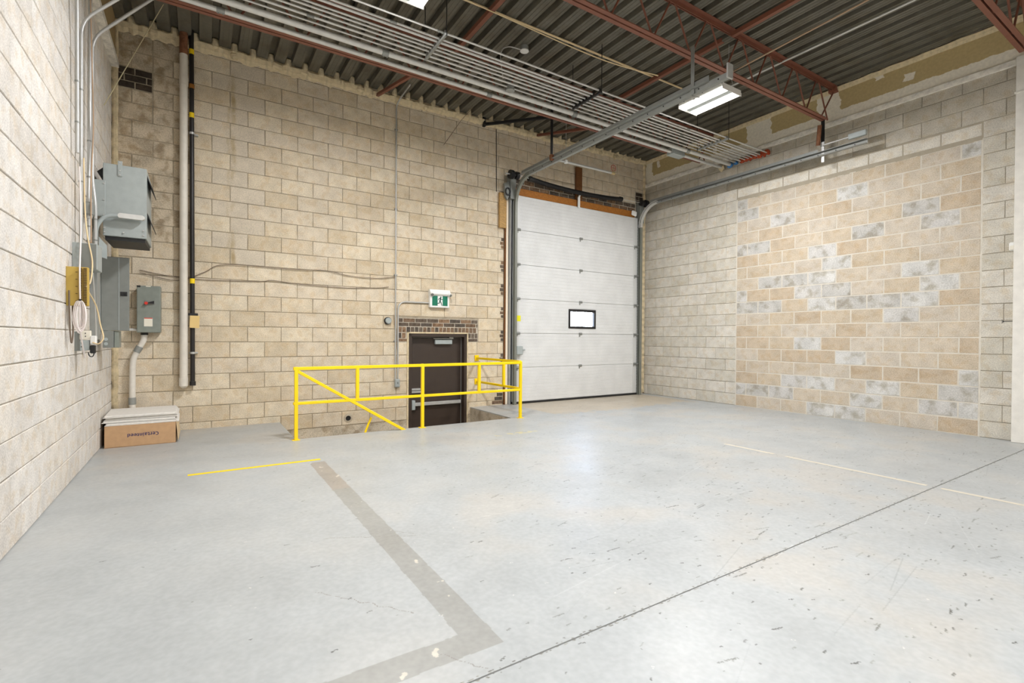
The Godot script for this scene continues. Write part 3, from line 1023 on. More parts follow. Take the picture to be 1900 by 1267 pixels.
func build_dock_door() -> void:
	var d := struct("door_2", "white sectional overhead dock door with a small window", "door")
	var xa := 5.46
	var xb := 8.5
	var zf := 0.068
	var h := 3.62 / 6.0
	for k in 6:
		var s := nst()
		var y0 := 0.035 + h * k
		var y1 := y0 + h - 0.004
		# ribbed front face
		var prof := [Vector2(y0, zf - 0.006), Vector2(y0 + 0.006, zf)]
		for q in range(1, 10):
			var y := y0 + (y1 - y0) * q / 10.0
			prof.append_array([Vector2(y - 0.004, zf), Vector2(y, zf - 0.003), Vector2(y + 0.004, zf)])
		prof.append_array([Vector2(y1 - 0.006, zf), Vector2(y1, zf - 0.006)])
		var spans := [[xa, xb, -9.0, -9.0]]
		if k == 2: spans = [[xa, 6.715, -9.0, -9.0], [7.34, xb, -9.0, -9.0], [6.715, 7.34, 1.365, 1.68]]
		for sp in spans:
			for i in prof.size() - 1:
				var a: Vector2 = prof[i]
				var b: Vector2 = prof[i + 1]
				if sp[2] > 0 and b.x > sp[2] and a.x < sp[3]: continue
				quad(s, Vector3(sp[0], a.x, a.y), Vector3(sp[1], a.x, a.y), Vector3(sp[1], b.x, b.y), Vector3(sp[0], b.x, b.y), Vector3(0, 0, 1))
			for yy in ([[y0, y1]] if sp[2] < 0 else [[y0, sp[2]], [sp[3], y1]]):
				bmm(s, Vector3(sp[0], yy[0], 0.022), Vector3(sp[1], yy[1], zf - 0.007))
		bmm(s, Vector3(xa, y1 - 0.01, 0.03), Vector3(xb, minf(y1 + 0.015, 3.655), 0.05))
		bmm(s, Vector3(xa, y0 - 0.002, 0.03), Vector3(xb, y0 + 0.01, 0.05))
		obj("door_section", s, M.door_white, d)
	var s := nst()
	for r in [[6.69, 6.735, 1.34, 1.705], [7.32, 7.365, 1.34, 1.705], [6.735, 7.32, 1.34, 1.385], [6.735, 7.32, 1.66, 1.705]]:
		bmm(s, Vector3(r[0], r[2], 0.018), Vector3(r[1], r[3], 0.082), 0.005)
	obj("window_frame", s, M.black, d)
	s = nst()
	bmm(s, Vector3(6.733, 1.383, 0.043), Vector3(7.322, 1.662, 0.047))
	obj("window_pane", s, M.glass, d)
	s = nst()
	bmm(s, Vector3(5.452, 0.0, -0.03), Vector3(5.49, 3.66, 0.024))
	bmm(s, Vector3(8.47, 0.0, -0.03), Vector3(8.52, 3.66, 0.024))
	bmm(s, Vector3(5.452, 3.61, -0.03), Vector3(8.52, 3.66, 0.024))
	obj("added_perimeter_seal", s, M.rubber, d)  # strips added to stop daylight leaking in round the door edges
	s = nst()
	prism(s, v2([0.02, 0.0, 0.075, 0.0, 0.085, 0.018, 0.07, 0.036, 0.02, 0.036]), Vector3(xa, 0, 0), Vector3(0, 0, 1), Vector3.UP, Vector3(xb - xa, 0, 0))
	obj("bottom_seal", s, M.rubber, d)
	for x in [5.53, 8.45]:
		s = nst()
		bmm(s, Vector3(x - 0.055, 0.04, zf), Vector3(x + 0.055, 3.65, zf + 0.004), 0.001)
		obj("end_stile", s, mat(rgb(214, 215, 212), 0.4, 0.15), d)
	for k in range(1, 6):
		for x in [5.56, 6.98, 8.44]:
			s = nst()
			var y := 0.035 + h * k
			box(s, Vector3(x, y, zf + 0.008), Vector3(0.075, 0.045, 0.012), 0.003)
			cyl(s, Vector3(x - 0.035, y, zf + 0.018), Vector3(x + 0.035, y, zf + 0.018), 0.009, 8)
			box(s, Vector3(x - 0.02, y - 0.03, zf + 0.006), Vector3(0.025, 0.05, 0.006), 0.001)
			if x != 6.98: cyl(s, Vector3(x, y, zf + 0.035), Vector3(x + (-0.07 if x < 6 else 0.07), y, zf + 0.035), 0.018, 10)
			obj("hinge", s, M.galv_dull, d)
	s = nst()
	box(s, Vector3(5.57, 1.5, zf + 0.004), Vector3(0.08, 0.1, 0.004))
	obj("warning_label", s, mat(rgb(232, 226, 20), 0.6), d)
	s = nst()
	box(s, Vector3(5.55, 0.94, zf + 0.045), Vector3(0.13, 0.15, 0.08), 0.01)
	cyl(s, Vector3(5.6, 0.95, zf + 0.04), Vector3(5.68, 0.95, zf + 0.04), 0.014)
	obj("slide_lock", s, M.grey_light, d)

func build_dock_gear() -> void:
	# timber round the opening
	var s := nst()
	box(s, Vector3(6.97, 3.722, 0.02), Vector3(2.96, 0.125, 0.045), 0.004)
	tag(obj("timber_header", s, M.wood), "orange-brown timber header above the white dock door", "timber")
	s = nst()
	box(s, Vector3(6.945, 4.1, 0.03), Vector3(0.15, 0.62, 0.04), 0.004)
	tag(obj("timber_board", s, M.wood_dark), "short upright brown board behind the black spring", "board")
	s = nst()
	box(s, Vector3(5.25, 3.35, 0.03), Vector3(0.14, 0.6, 0.05), 0.004)
	tag(obj("timber_block", s, M.wood_pale), "pale upright timber block at the top of the left door jamb", "timber")
	s = nst()
	bmm(s, Vector3(5.302, 0.0, 0.0), Vector3(5.328, 3.05, 0.03), 0.003)
	tag(obj("jamb_edge", s, M.wood_dark), "thin brown timber edge down the left dock door jamb", "timber")
	s = nst()
	bmm(s, Vector3(5.33, 0.0, 0.0), Vector3(5.375, 3.62, 0.03), 0.003)
	tag(obj("jamb_board", s, mat(rgb(236, 222, 200), 0.7)), "cream painted strip down the left dock door jamb", "timber")
	# tracks
	for side in [0, 1]:
		var X := 5.43 if side == 0 else 8.555
		var sg := 1.0 if side == 0 else -1.0
		var t := thing("door_track", "galvanised overhead door track on the exit door side" if side == 0 else "galvanised overhead door track along the right wall", "track", Vector3.ZERO, "overhead door tracks")
		s = nst()
		# wall angle
		prism(s, v2([-0.035, 0.0, 0.035, 0.0, 0.035, 0.004, -0.031, 0.004, -0.031, 0.09, -0.035, 0.09]), Vector3(X - sg * 0.01, 0.0, 0.005), Vector3(sg, 0, 0), Vector3(0, 0, 1), Vector3(0, 3.75, 0))
		obj("wall_angle", s, mat(rgb(190, 195, 196), 0.45, 0.25, M.tmet, 3.0), t)
		s = nst()
		for k in 58:
			cyl(s, Vector3(X - sg * 0.02, 0.12 + k * 0.06, 0.008), Vector3(X - sg * 0.02, 0.12 + k * 0.06, 0.0105), 0.007, 6)
		var ho := obj("angle_slots", s, M.black, t)
		ho.set_meta("kind", "stuff")
		var cprof := v2([-0.03, -0.03, 0.03, -0.03, 0.03, -0.026, -0.026, -0.026, -0.026, 0.026, 0.012, 0.026, 0.018, 0.012, 0.022, 0.014, 0.016, 0.03, -0.03, 0.03])
		if side == 1:
			var f := PackedVector2Array()
			for p in cprof: f.append(Vector2(-p.x, p.y))
			cprof = f
		s = nst()
		sweepx(s, cprof, [Vector3(X + sg * 0.03, 0.0, 0.13), Vector3(X + sg * 0.03, 3.45, 0.13)])
		obj("vertical_track", s, M.track, t)
		s = nst()
		var arc := []
		for k in 13:
			var a := PI / 2 * k / 12
			arc.append(Vector3(X + sg * 0.03, 3.45 + 0.43 * sin(a), 0.13 + 0.43 * (1.0 - cos(a))))
		sweepx(s, cprof, arc)
		obj("curved_track", s, M.emt if side else M.track, t)
		s = nst()
		sweepx(s, cprof, [Vector3(X + sg * 0.03, 3.88, 0.56), Vector3(X + sg * 0.03, 3.88, 4.19)])
		obj("horizontal_track", s, M.galv_dull, t)
		s = nst()
		# reinforcing angle along the horizontal track
		prism(s, v2([0, 0, 0.05, 0, 0.05, 0.004, 0.004, 0.004, 0.004, 0.07, 0, 0.07]), Vector3(X + sg * 0.03 - sg * 0.034, 3.9, 0.35), Vector3(-sg, 0, 0), Vector3.UP, Vector3(0, 0, 3.6 if side == 0 else 3.2))
		obj("reinforcing_angle", s, M.galv_dull, t)
		s = nst()
		for k in 15:
			cyl(s, Vector3(X + sg * 0.03 - sg * 0.03, 3.88, 0.7 + k * 0.24), Vector3(X + sg * 0.03 - sg * 0.036, 3.88, 0.7 + k * 0.24), 0.008, 6)
			cyl(s, Vector3(X + sg * 0.06, 3.86, 0.7 + k * 0.24), Vector3(X + sg * 0.063, 3.86, 0.7 + k * 0.24), 0.008, 6)
		obj("bolt_heads", s, M.steel_dark, t)
		s = nst()
		bmm(s, Vector3(X - sg * 0.08, 3.55, 0.0), Vector3(X + sg * 0.03, 3.98, 0.13), 0.003)
		obj("head_plate", s, M.grey_dark, t)
		s = nst()
		cyl(s, Vector3(X - sg * 0.12, 3.95, 0.16), Vector3(X - sg * 0.06, 3.95, 0.16), 0.075, 20)
		cyl(s, Vector3(X - sg * 0.06, 3.95, 0.16), Vector3(X - sg * 0.02, 3.95, 0.16), 0.04, 14)
		cyl(s, Vector3(X - sg * 0.0, 3.95, 0.16), Vector3(X + sg * 0.06, 3.95, 0.16), 0.06, 18)
		obj("cable_drum", s, M.black, t)
		s = nst()
		if side == 0:
			cyl(s, Vector3(X - 0.2, 3.95, 0.16), Vector3(X + 0.1, 3.95, 0.16), 0.0125)
			obj("shaft_end", s, M.galv, t)
			s = nst()
			prism(s, v2([-0.06, 0.12, 0.03, 0.16, 0.06, -0.02, 0.0, -0.16, -0.04, -0.1]), Vector3(X - 0.13, 3.68, 0.06), Vector3.RIGHT, Vector3.UP, Vector3(0, 0, 0.05))
			obj("chain_guard", s, M.grey_dark, t)
			s = nst()
			for k in 16:
				cyl(s, Vector3(X - 0.13 + 0.045 * cos(k * 0.39), 3.66 + 0.06 * sin(k * 0.39), 0.12), Vector3(X - 0.13 + 0.045 * cos(k * 0.39), 3.66 + 0.06 * sin(k * 0.39), 0.135), 0.012, 6)
			obj("chain", s, M.steel_dark, t)
		else:
			cyl(s, Vector3(X - 0.1, 3.95, 0.16), Vector3(X + 0.16, 3.95, 0.16), 0.0125)
			obj("shaft_end", s, M.steel_dark, t)
			s = nst()
			box(s, Vector3(8.38, 3.73, 0.09), Vector3(0.14, 0.1, 0.05), 0.02, Basis(Vector3.FORWARD, 0.15))
			obj("white_fitting", s, M.white, t)
		# hangers from the joist
		s = nst()
		if side == 0:
			prism(s, v2([0, 0, 0.045, 0, 0.045, 0.004, 0.004, 0.004, 0.004, 0.045, 0, 0.045]), Vector3(X - 0.02, 3.84, 3.73), Vector3(1, 0, 0), Vector3(0, 0, 1), Vector3(0, 0.52, 0))
			obj("hanger", s, M.galv_dull, t)
			s = nst()
			cyl(s, Vector3(X - 0.03, 3.96, 1.22), Vector3(X - 0.03, 4.85, 1.22), 0.02, 12)
			obj("black_hanger", s, M.black, t)
			s = nst()
			box(s, Vector3(X - 0.03, 3.925, 1.22), Vector3(0.06, 0.09, 0.06), 0.012)
			obj("hanger_clamp", s, M.rust, t)
			s = nst()
			bmm(s, Vector3(X - 0.03, 3.84, 4.17), Vector3(X + 0.06, 3.99, 4.19), 0.003)
			obj("end_stop", s, M.galv, t)
			s = nst()
			tube(s, [Vector3(X + 0.04, 3.9, 3.62), Vector3(X + 0.24, 3.93, 3.58)], 0.008, 6)
			tube(s, [Vector3(X + 0.04, 3.88, 3.66), Vector3(X + 0.2, 3.9, 3.68)], 0.006, 6)
			obj("brace", s, M.galv, t)
		else:
			prism(s, v2([0, 0, 0.05, 0, 0.05, 0.004, 0.004, 0.004, 0.004, 0.05, 0, 0.05]), Vector3(X + 0.02, 4.0, 3.58), Vector3(1, 0, 0), Vector3(0, 0, 1), Vector3(0, 0.44, 0))
			obj("hanger", s, M.steel_dark, t)
			s = nst()
			bmm(s, Vector3(X - 0.005, 3.76, 3.6), Vector3(X + 0.01, 4.06, 3.64), 0.002)
			obj("hanger_strap", s, M.galv, t)
			s = nst()
			cyl(s, Vector3(X - 0.02, 4.02, 3.56), Vector3(X - 0.1, 4.28, 3.62), 0.028)
			obj("rusty_stub", s, M.rust, t)
			s = nst()
			tube(s, [Vector3(X - 0.03, 4.0, 3.62), Vector3(X - 0.03, 4.0, 3.98)], 0.012, 8)
			obj("bumper_rod", s, M.galv, t)
			s = nst()
			box(s, Vector3(X - 0.03, 4.0, 4.08), Vector3(0.05, 0.075, 0.22), 0.006)
			obj("bumper", s, M.grey_light, t)
	# sagging black torsion spring
	var t2 := thing("torsion_spring", "long sagging black torsion spring above the dock door", "spring")
	s = nst()
	var sp := spline([Vector3(5.76, 3.94, 0.16), Vector3(6.25, 3.9, 0.16), Vector3(6.9, 3.885, 0.16), Vector3(7.5, 3.9, 0.16), Vector3(7.9, 3.93, 0.16)], 10)
	tube(s, sp, 0.036, 12)
	obj("sleeve", s, M.rubber, t2)
	s = nst()
	for i in range(0, sp.size() - 1):
		for q in 3:
			var p: Vector3 = sp[i].lerp(sp[i + 1], q / 3.0)
			cyl(s, p - Vector3(0.006, 0, 0), p + Vector3(0.006, 0, 0), 0.041, 12)
	obj("coils", s, M.black, t2)
	for e in [Vector3(5.73, 3.943, 0.16), Vector3(7.92, 3.933, 0.16)]:
		s = nst()
		cyl(s, e - Vector3(0.03, 0, 0), e + Vector3(0.03, 0, 0), 0.048)
		obj("end_cone", s, M.steel_dark, t2)
	s = nst()
	tube(s, [Vector3(5.45, 3.97, 0.16), Vector3(5.73, 3.943, 0.16)], 0.008, 6)
	tube(s, [Vector3(7.92, 3.933, 0.16), Vector3(8.5, 3.95, 0.16)], 0.006, 6)
	obj("shaft", s, M.emt, t2)
	s = nst()
	bmm(s, Vector3(6.88, 3.63, 0.075), Vector3(6.93, 3.83, 0.1), 0.004)
	box(s, Vector3(6.905, 3.87, 0.12), Vector3(0.03, 0.12, 0.03), 0.004, Basis(Vector3.RIGHT, 0.6))
	obj("anchor_bracket", s, M.white, t2)

# ---------------------------------------------------------------- roof steel
func build_joists() -> void:
	var zs := [1.6, 3.66, 5.72, 7.78, 9.84]
	var lab := ["rust-red open web joist nearest the back wall, beside the pipe rack", "rust-red open web joist crossing between the two hanging lamps' far ends", "rust-red open web joist cut off at the top right corner", "rust-red open web joist above the viewer", "rust-red open web joist at the rear of the hall"]
	for n in zs.size():
		var z: float = zs[n]
		var t := thing("open_web_joist", lab[n], "joist", Vector3.ZERO, "roof joists")
		var yt := func(x): return deck_y(x) - 0.002
		var yb := func(x): return 4.30 + 0.0055 * x
		for c in [["top_chord", yt, 0.05, 0.02, 8.79], ["bottom_chord", yb, 0.045, 0.3, 8.5]]:
			for sg in [-1.0, 1.0]:
				var s := nst()
				var f: Callable = c[1]
				var a: float = c[2]
				var prof := v2([0.008, 0, 0.008 + a, 0, 0.008 + a, -0.006, 0.014, -0.006, 0.014, -a, 0.008, -a]) if c[0] == "top_chord" else v2([0.008, 0, 0.008 + a, 0, 0.008 + a, 0.006, 0.014, 0.006, 0.014, a, 0.008, a])
				prism(s, prof, Vector3(c[3], f.call(c[3]), z), Vector3(0, 0, sg), Vector3.UP, Vector3(c[4] - c[3], f.call(c[4]) - f.call(c[3]), 0))
				obj(c[0], s, M.joist, t)
		var x := 0.55
		while x < 8.3:
			for q in [[x, x + 0.27], [x + 0.33, x + 0.6]]:
				var s := nst()
				var down: bool = q[0] == x
				var xa: float = q[0]
				var xb: float = q[1]
				tube(s, [Vector3(xa, (yb.call(xa) + 0.02) if down else (yt.call(xa) - 0.02), z), Vector3(xb, (yt.call(xb) - 0.02) if down else (yb.call(xb) + 0.02), z)], 0.011, 6)
				obj("web_bar", s, M.joist, t)
			x += 0.62
		var s3 := nst()
		tube(s3, [Vector3(8.4, yb.call(8.4) + 0.02, z), Vector3(8.77, yt.call(8.77) - 0.05, z)], 0.011, 6)
		obj("web_bar", s3, M.joist, t)
		s3 = nst()
		box(s3, Vector3(8.76, yt.call(8.76) - 0.04, z), Vector3(0.08, 0.07, 0.11), 0.004)
		obj("bearing_seat", s3, M.joist, t)
	# bridging bars between joists
	var br := [[3.53, 4.79, 1.66, 3.6, "rust-red bridging bar above the pipe rack, nearer the cut-off lamp"], [6.15, 4.8, 1.66, 3.6, "dark red bridging bar between joists beside the lit lamp"], [6.15, 4.8, 3.72, 5.66, "dark red bridging bar right of the middle joist"], [3.53, 4.79, 3.72, 5.66, "red bridging bar over the middle of the hall"]]
	for b in br:
		var s := nst()
		prism(s, v2([0, 0, 0.05, 0, 0.05, 0.005, 0.005, 0.005, 0.005, 0.05, 0, 0.05]), Vector3(b[0], b[1] - 0.06, b[2]), Vector3.RIGHT, Vector3.UP, Vector3(0, 0, b[3] - b[2]))
		tag(obj("bridging_bar", s, M.joist), b[4], "bar", "bridging bars")
	for b in [[Vector3(3.05, 4.72, 0.02), Vector3(3.05, 4.36, 1.55), "rust-red brace from the back wall to the first joist", M.joist], [Vector3(4.9, 4.73, 0.04), Vector3(5.75, 4.75, 0.9), "black steel brace sloping along the foam by the corner", M.steel_dark], [Vector3(5.95, 4.78, 0.03), Vector3(5.95, 4.38, 1.55), "dark brace from the back wall above the dock door", M.joist]]:
		var s := nst()
		var dd: Vector3 = b[1] - b[0]
		prism(s, v2([0, 0, 0.04, 0, 0.04, 0.005, 0.005, 0.005, 0.005, 0.04, 0, 0.04]), b[0], Vector3.UP if b[2].begins_with("black") else Vector3.RIGHT, Vector3.UP if not b[2].begins_with("black") else Vector3(0.7, 0, -0.7), dd)
		tag(obj("wall_brace", s, b[3]), b[2], "brace")
	var s4 := nst()
	bmm(s4, Vector3(4.86, 4.7, 0.0), Vector3(4.9, 4.9, 0.05), 0.003)
	box(s4, Vector3(4.88, 4.74, 0.05), Vector3(0.06, 0.05, 0.04), 0.004)
	tag(obj("brace_bracket", s4, M.steel_dark), "small black bracket on the foam at the wall top", "bracket")

# ---------------------------------------------------------------- pipe rack
func conduit(called: String, label: String, pts: Array, r: float, m: Material, cups: Array, group: String) -> void:
	var t := thing(called, label, "conduit", Vector3.ZERO, group)
	var s := nst()
	tube(s, pts, r, 10)
	obj("tube", s, m, t)
	for x in cups:
		s = nst()
		cyl(s, Vector3(x - 0.035, pts[0].y, pts[0].z), Vector3(x + 0.035, pts[0].y, pts[0].z), r * 1.22, 12)
		for e in [-0.02, 0.02]: cyl(s, Vector3(x + e, pts[0].y - r * 1.6, pts[0].z), Vector3(x + e, pts[0].y - r, pts[0].z), 0.005, 6)
		obj("coupling", s, M.galv_dull, t)

func build_conduits() -> void:
	var g := "conduits hung below the first joist"
	var y := 4.245
	var cs := [[2.66, 0.0105, [2.9]], [2.545, 0.0115, [2.45, 6.9]], [2.49, 0.0145, []], [2.405, 0.0105, []], [2.345, 0.0105, [7.0]], [2.275, 0.0105, []], [2.195, 0.0125, [1.75]]]
	var lab := ["outermost slim conduit of the rack, on the lamp side", "second slim conduit from the lamp side of the rack", "slightly thicker conduit, third from the lamp side", "fourth slim conduit from the lamp side of the rack", "fifth slim conduit from the lamp side of the rack", "sixth slim conduit from the lamp side of the rack", "seventh conduit from the lamp side, last of the close group"]
	for n in cs.size():
		conduit("conduit", lab[n], [Vector3(8.79, y, cs[n][0]), Vector3(0.08, y, cs[n][0])], cs[n][1], M.emt, cs[n][2], g)
	conduit("conduit", "thin conduit with a round box, alone beside the thick pipe", [Vector3(8.79, y + 0.005, 2.1), Vector3(0.08, y + 0.005, 2.1)], 0.009, M.emt, [6.9], g)
	conduit("thick_conduit", "thick galvanised conduit in the rack ending at a blue seal", [Vector3(8.79, y, 1.99), Vector3(0.08, y, 1.99)], 0.031, M.emt, [2.55, 5.2, 7.6], g)
	conduit("thick_conduit", "thick galvanised conduit running right beside the joist's bottom chord", [Vector3(8.76, y, 1.815), Vector3(0.08, y, 1.815)], 0.024, M.emt, [1.02, 3.95], g)
	# seals in the right wall
	var s := nst()
	var r := RandomNumberGenerator.new()
	r.seed = 3
	for k in 46:
		box(s, Vector3(8.775 - r.randf() * 0.01, y + r.randf_range(-0.02, 0.035), 2.18 + 0.5 * k / 45.0), Vector3(0.05, r.randf_range(0.04, 0.07), 0.035), 0.01, Basis(Vector3(r.randf(), r.randf(), r.randf() + 0.1).normalized(), r.randf() * 0.8))
	tag(obj("fire_seal", s, M.firestop), "rough red-brown fire sealant where the conduits enter the right wall", "sealant")
	for q in [[1.98, 0.05, "large blue seal at the thick conduit's end"], [2.09, 0.035, "small blue seal at the thin conduit's end"]]:
		s = nst()
		for k in 6:
			box(s, Vector3(8.775, y + r.randf_range(-0.015, 0.01), q[0] + r.randf_range(-0.02, 0.02)), Vector3(0.06, q[1] * 1.4, q[1] * 1.3), 0.012, Basis(Vector3(r.randf(), r.randf(), r.randf() + 0.1).normalized(), r.randf()))
		tag(obj("pipe_seal", s, M.blue), q[2], "sealant")
	s = nst()
	foam_bead(s, Vector3(8.79, y - 0.05, 1.76), Vector3(8.79, y - 0.05, 1.88), Vector3(0, 0.1, 0), Vector3(-0.04, 0, 0), 0.3, 0.02, 12)
	tag(obj("foam_collar", s, M.foam), "cream foam collar at the end of the pipe by the joist", "foam")
	# strut supports across the rack
	for q in [[2.95, "strut under the rack beside the cut-off lamp", M.galv_dull], [5.05, "dark strut under the middle of the conduit rack", M.steel_dark], [7.65, "strut under the rack near the right wall", M.galv_dull]]:
		var t := thing("pipe_strut", q[1], "bracket", Vector3(q[0], y, 0), "struts under the conduit rack")
		s = nst()
		bmm(s, Vector3(-0.012, -0.04, 2.15), Vector3(0.012, -0.016, 2.7), 0.002)
		obj("channel", s, q[2], t)
		for c in cs:
			s = nst()
			bmm(s, Vector3(-0.014, -0.02, c[0] - 0.02), Vector3(0.014, 0.022, c[0] + 0.02), 0.004)
			obj("clamp", s, q[2], t)
		for z in [2.14, 2.7]:
			s = nst()
			cyl(s, Vector3(0, -0.05, z), Vector3(0, 4.8 - y, z), 0.005, 6)
			obj("hanger_rod", s, M.steel_dark, t)
	# grey junction box on the pipe by the joist
	s = nst()
	box(s, Vector3(7.55, y + 0.01, 1.8), Vector3(0.3, 0.11, 0.13), 0.006)
	tag(obj("pull_box", s, M.grey_light), "flat grey pull box on the pipe by the joist's right end", "box")
	# round boxes
	for q in [[Vector3(4.09, y - 0.01, 2.1), M.galv_dull, "round steel box hanging in the thin conduit", 0.05], [Vector3(4.31, 4.8, 2.08), M.white, "round white-faced box up on the roof deck with a cable", 0.05]]:
		var t := thing("round_box", q[2], "junction box", q[0])
		s = nst()
		cyl(s, Vector3(0, -0.015, 0), Vector3(0, 0.04, 0), q[3], 20)
		obj("box_body", s, M.galv_dull, t)
		s = nst()
		cyl(s, Vector3(0, -0.024, 0), Vector3(0, -0.015, 0), q[3] * 1.1, 20)
		obj("cover", s, q[1], t)
	s = nst()
	tube(s, spline([Vector3(4.25, 4.78, 2.08), Vector3(4.05, 4.74, 2.1), Vector3(3.93, 4.6, 2.13), Vector3(3.93, 4.28, 2.19)], 8), 0.006, 6)
	tag(obj("flexible_cable", s, M.emt), "grey flexible cable curving down from the white round box", "cable")
	# conduits on the deck
	s = nst()
	tube(s, [Vector3(0.1, 4.78, 2.47), Vector3(7.0, 4.85, 2.47)], 0.012, 8)
	tag(obj("deck_conduit", s, M.wire_cream), "thin cream conduit fixed up along the roof deck", "conduit")
	s = nst()
	tube(s, spline([Vector3(2.6, 4.72, 2.62), Vector3(3.6, 4.66, 2.66), Vector3(4.8, 4.42, 2.95), Vector3(5.38, 4.24, 3.3)], 10), 0.006, 6)
	tag(obj("slack_cable", s, M.wire_cream), "slack cream cable hanging across to the left door track hanger", "cable")
	s = nst()
	tube(s, [Vector3(7.35, 4.83, 2.4), Vector3(7.35, 4.83, 7.0)], 0.012, 8)
	tag(obj("deck_conduit", s, M.emt), "bright thin conduit running along a deck rib over the right side", "conduit")
	s = nst()
	tube(s, [Vector3(6.35, 4.42, 3.3), Vector3(6.35, 4.55, 7.2)], 0.009, 6)
	tag(obj("lamp_cable", s, M.wire_tan), "tan cable running from the lit lamp back across the joists", "cable")
	s = nst()
	tube(s, [Vector3(2.62, 4.79, 3.0), Vector3(2.9, 4.79, 2.2)], 0.008, 6)
	tag(obj("deck_cable", s, M.emt), "short grey cable on the deck beside the cut-off lamp", "cable")

# ---------------------------------------------------------------- guard rail
func build_rail() -> void:
	var t := thing("guard_rail", "yellow painted steel guard rail round the stair pit", "railing")
	var z := 1.345
	var sq := 0.038
	for x in [1.765, 3.265, 4.77]:
		var s := nst()
		bmm(s, Vector3(x - sq / 2, 0.0, z - sq / 2), Vector3(x + sq / 2, 0.82, z + sq / 2), 0.004)
		obj("post", s, M.yellow, t)
		s = nst()
		bmm(s, Vector3(x - 0.04, 0.0, z - 0.045), Vector3(x + 0.04, 0.006, z + 0.035), 0.002)
		obj("base_plate", s, M.yellow, t)
	for h in [[0.80, 0.036], [0.41, 0.032]]:
		var s := nst()
		box(s, Vector3(3.26, h[0], z), Vector3(3.05, h[1], h[1]), 0.004)
		obj("top_rail" if h[0] > 0.6 else "mid_rail", s, M.yellow, t)
	for x in [2.44, 4.09]:
		var s := nst()
		bmm(s, Vector3(x - sq / 2, 0.41, z - sq / 2), Vector3(x + sq / 2, 0.8, z + sq / 2), 0.004)
		obj("baluster", s, M.yellow, t)
	var s := nst()
	var a := Vector3(1.78, 0.77, z + 0.002)
	var b := Vector3(3.3, -0.18, z - 0.002)
	box(s, (a + b) * 0.5, Vector3((b - a).length(), 0.034, 0.034), 0.004, Basis(Vector3.FORWARD, -atan2((b - a).y, (b - a).x)))
	obj("stair_handrail", s, M.yellow, t)
	s = nst()
	tube(s, bend([Vector3(2.62, 0.18, z - 0.04), Vector3(2.55, 0.0, z - 0.06), Vector3(2.52, -0.2, z - 0.06)], 0.05), 0.014, 8)
	obj("rail_bracket", s, M.yellow, t)
	# return rail to the back wall
	for h in [0.815, 0.425]:
		s = nst()
		bmm(s, Vector3(4.755, h - 0.017, 0.02), Vector3(4.789, h + 0.017, z), 0.004)
		obj("return_rail", s, M.yellow, t)
		s = nst()
		bmm(s, Vector3(4.735, h - 0.05, 0.002), Vector3(4.81, h + 0.05, 0.02), 0.003)
		obj("wall_plate", s, M.yellow, t)
	s = nst()
	bmm(s, Vector3(4.753, 0.42, 0.86), Vector3(4.791, 0.81, 0.9), 0.004)
	obj("baluster", s, M.yellow, t)

# ---------------------------------------------------------------- pipes
func ring(s: SurfaceTool, c: Vector3, r: float, h: float) -> void:
	cyl(s, c - Vector3(0, h / 2, 0), c + Vector3(0, h / 2, 0), r, 18)

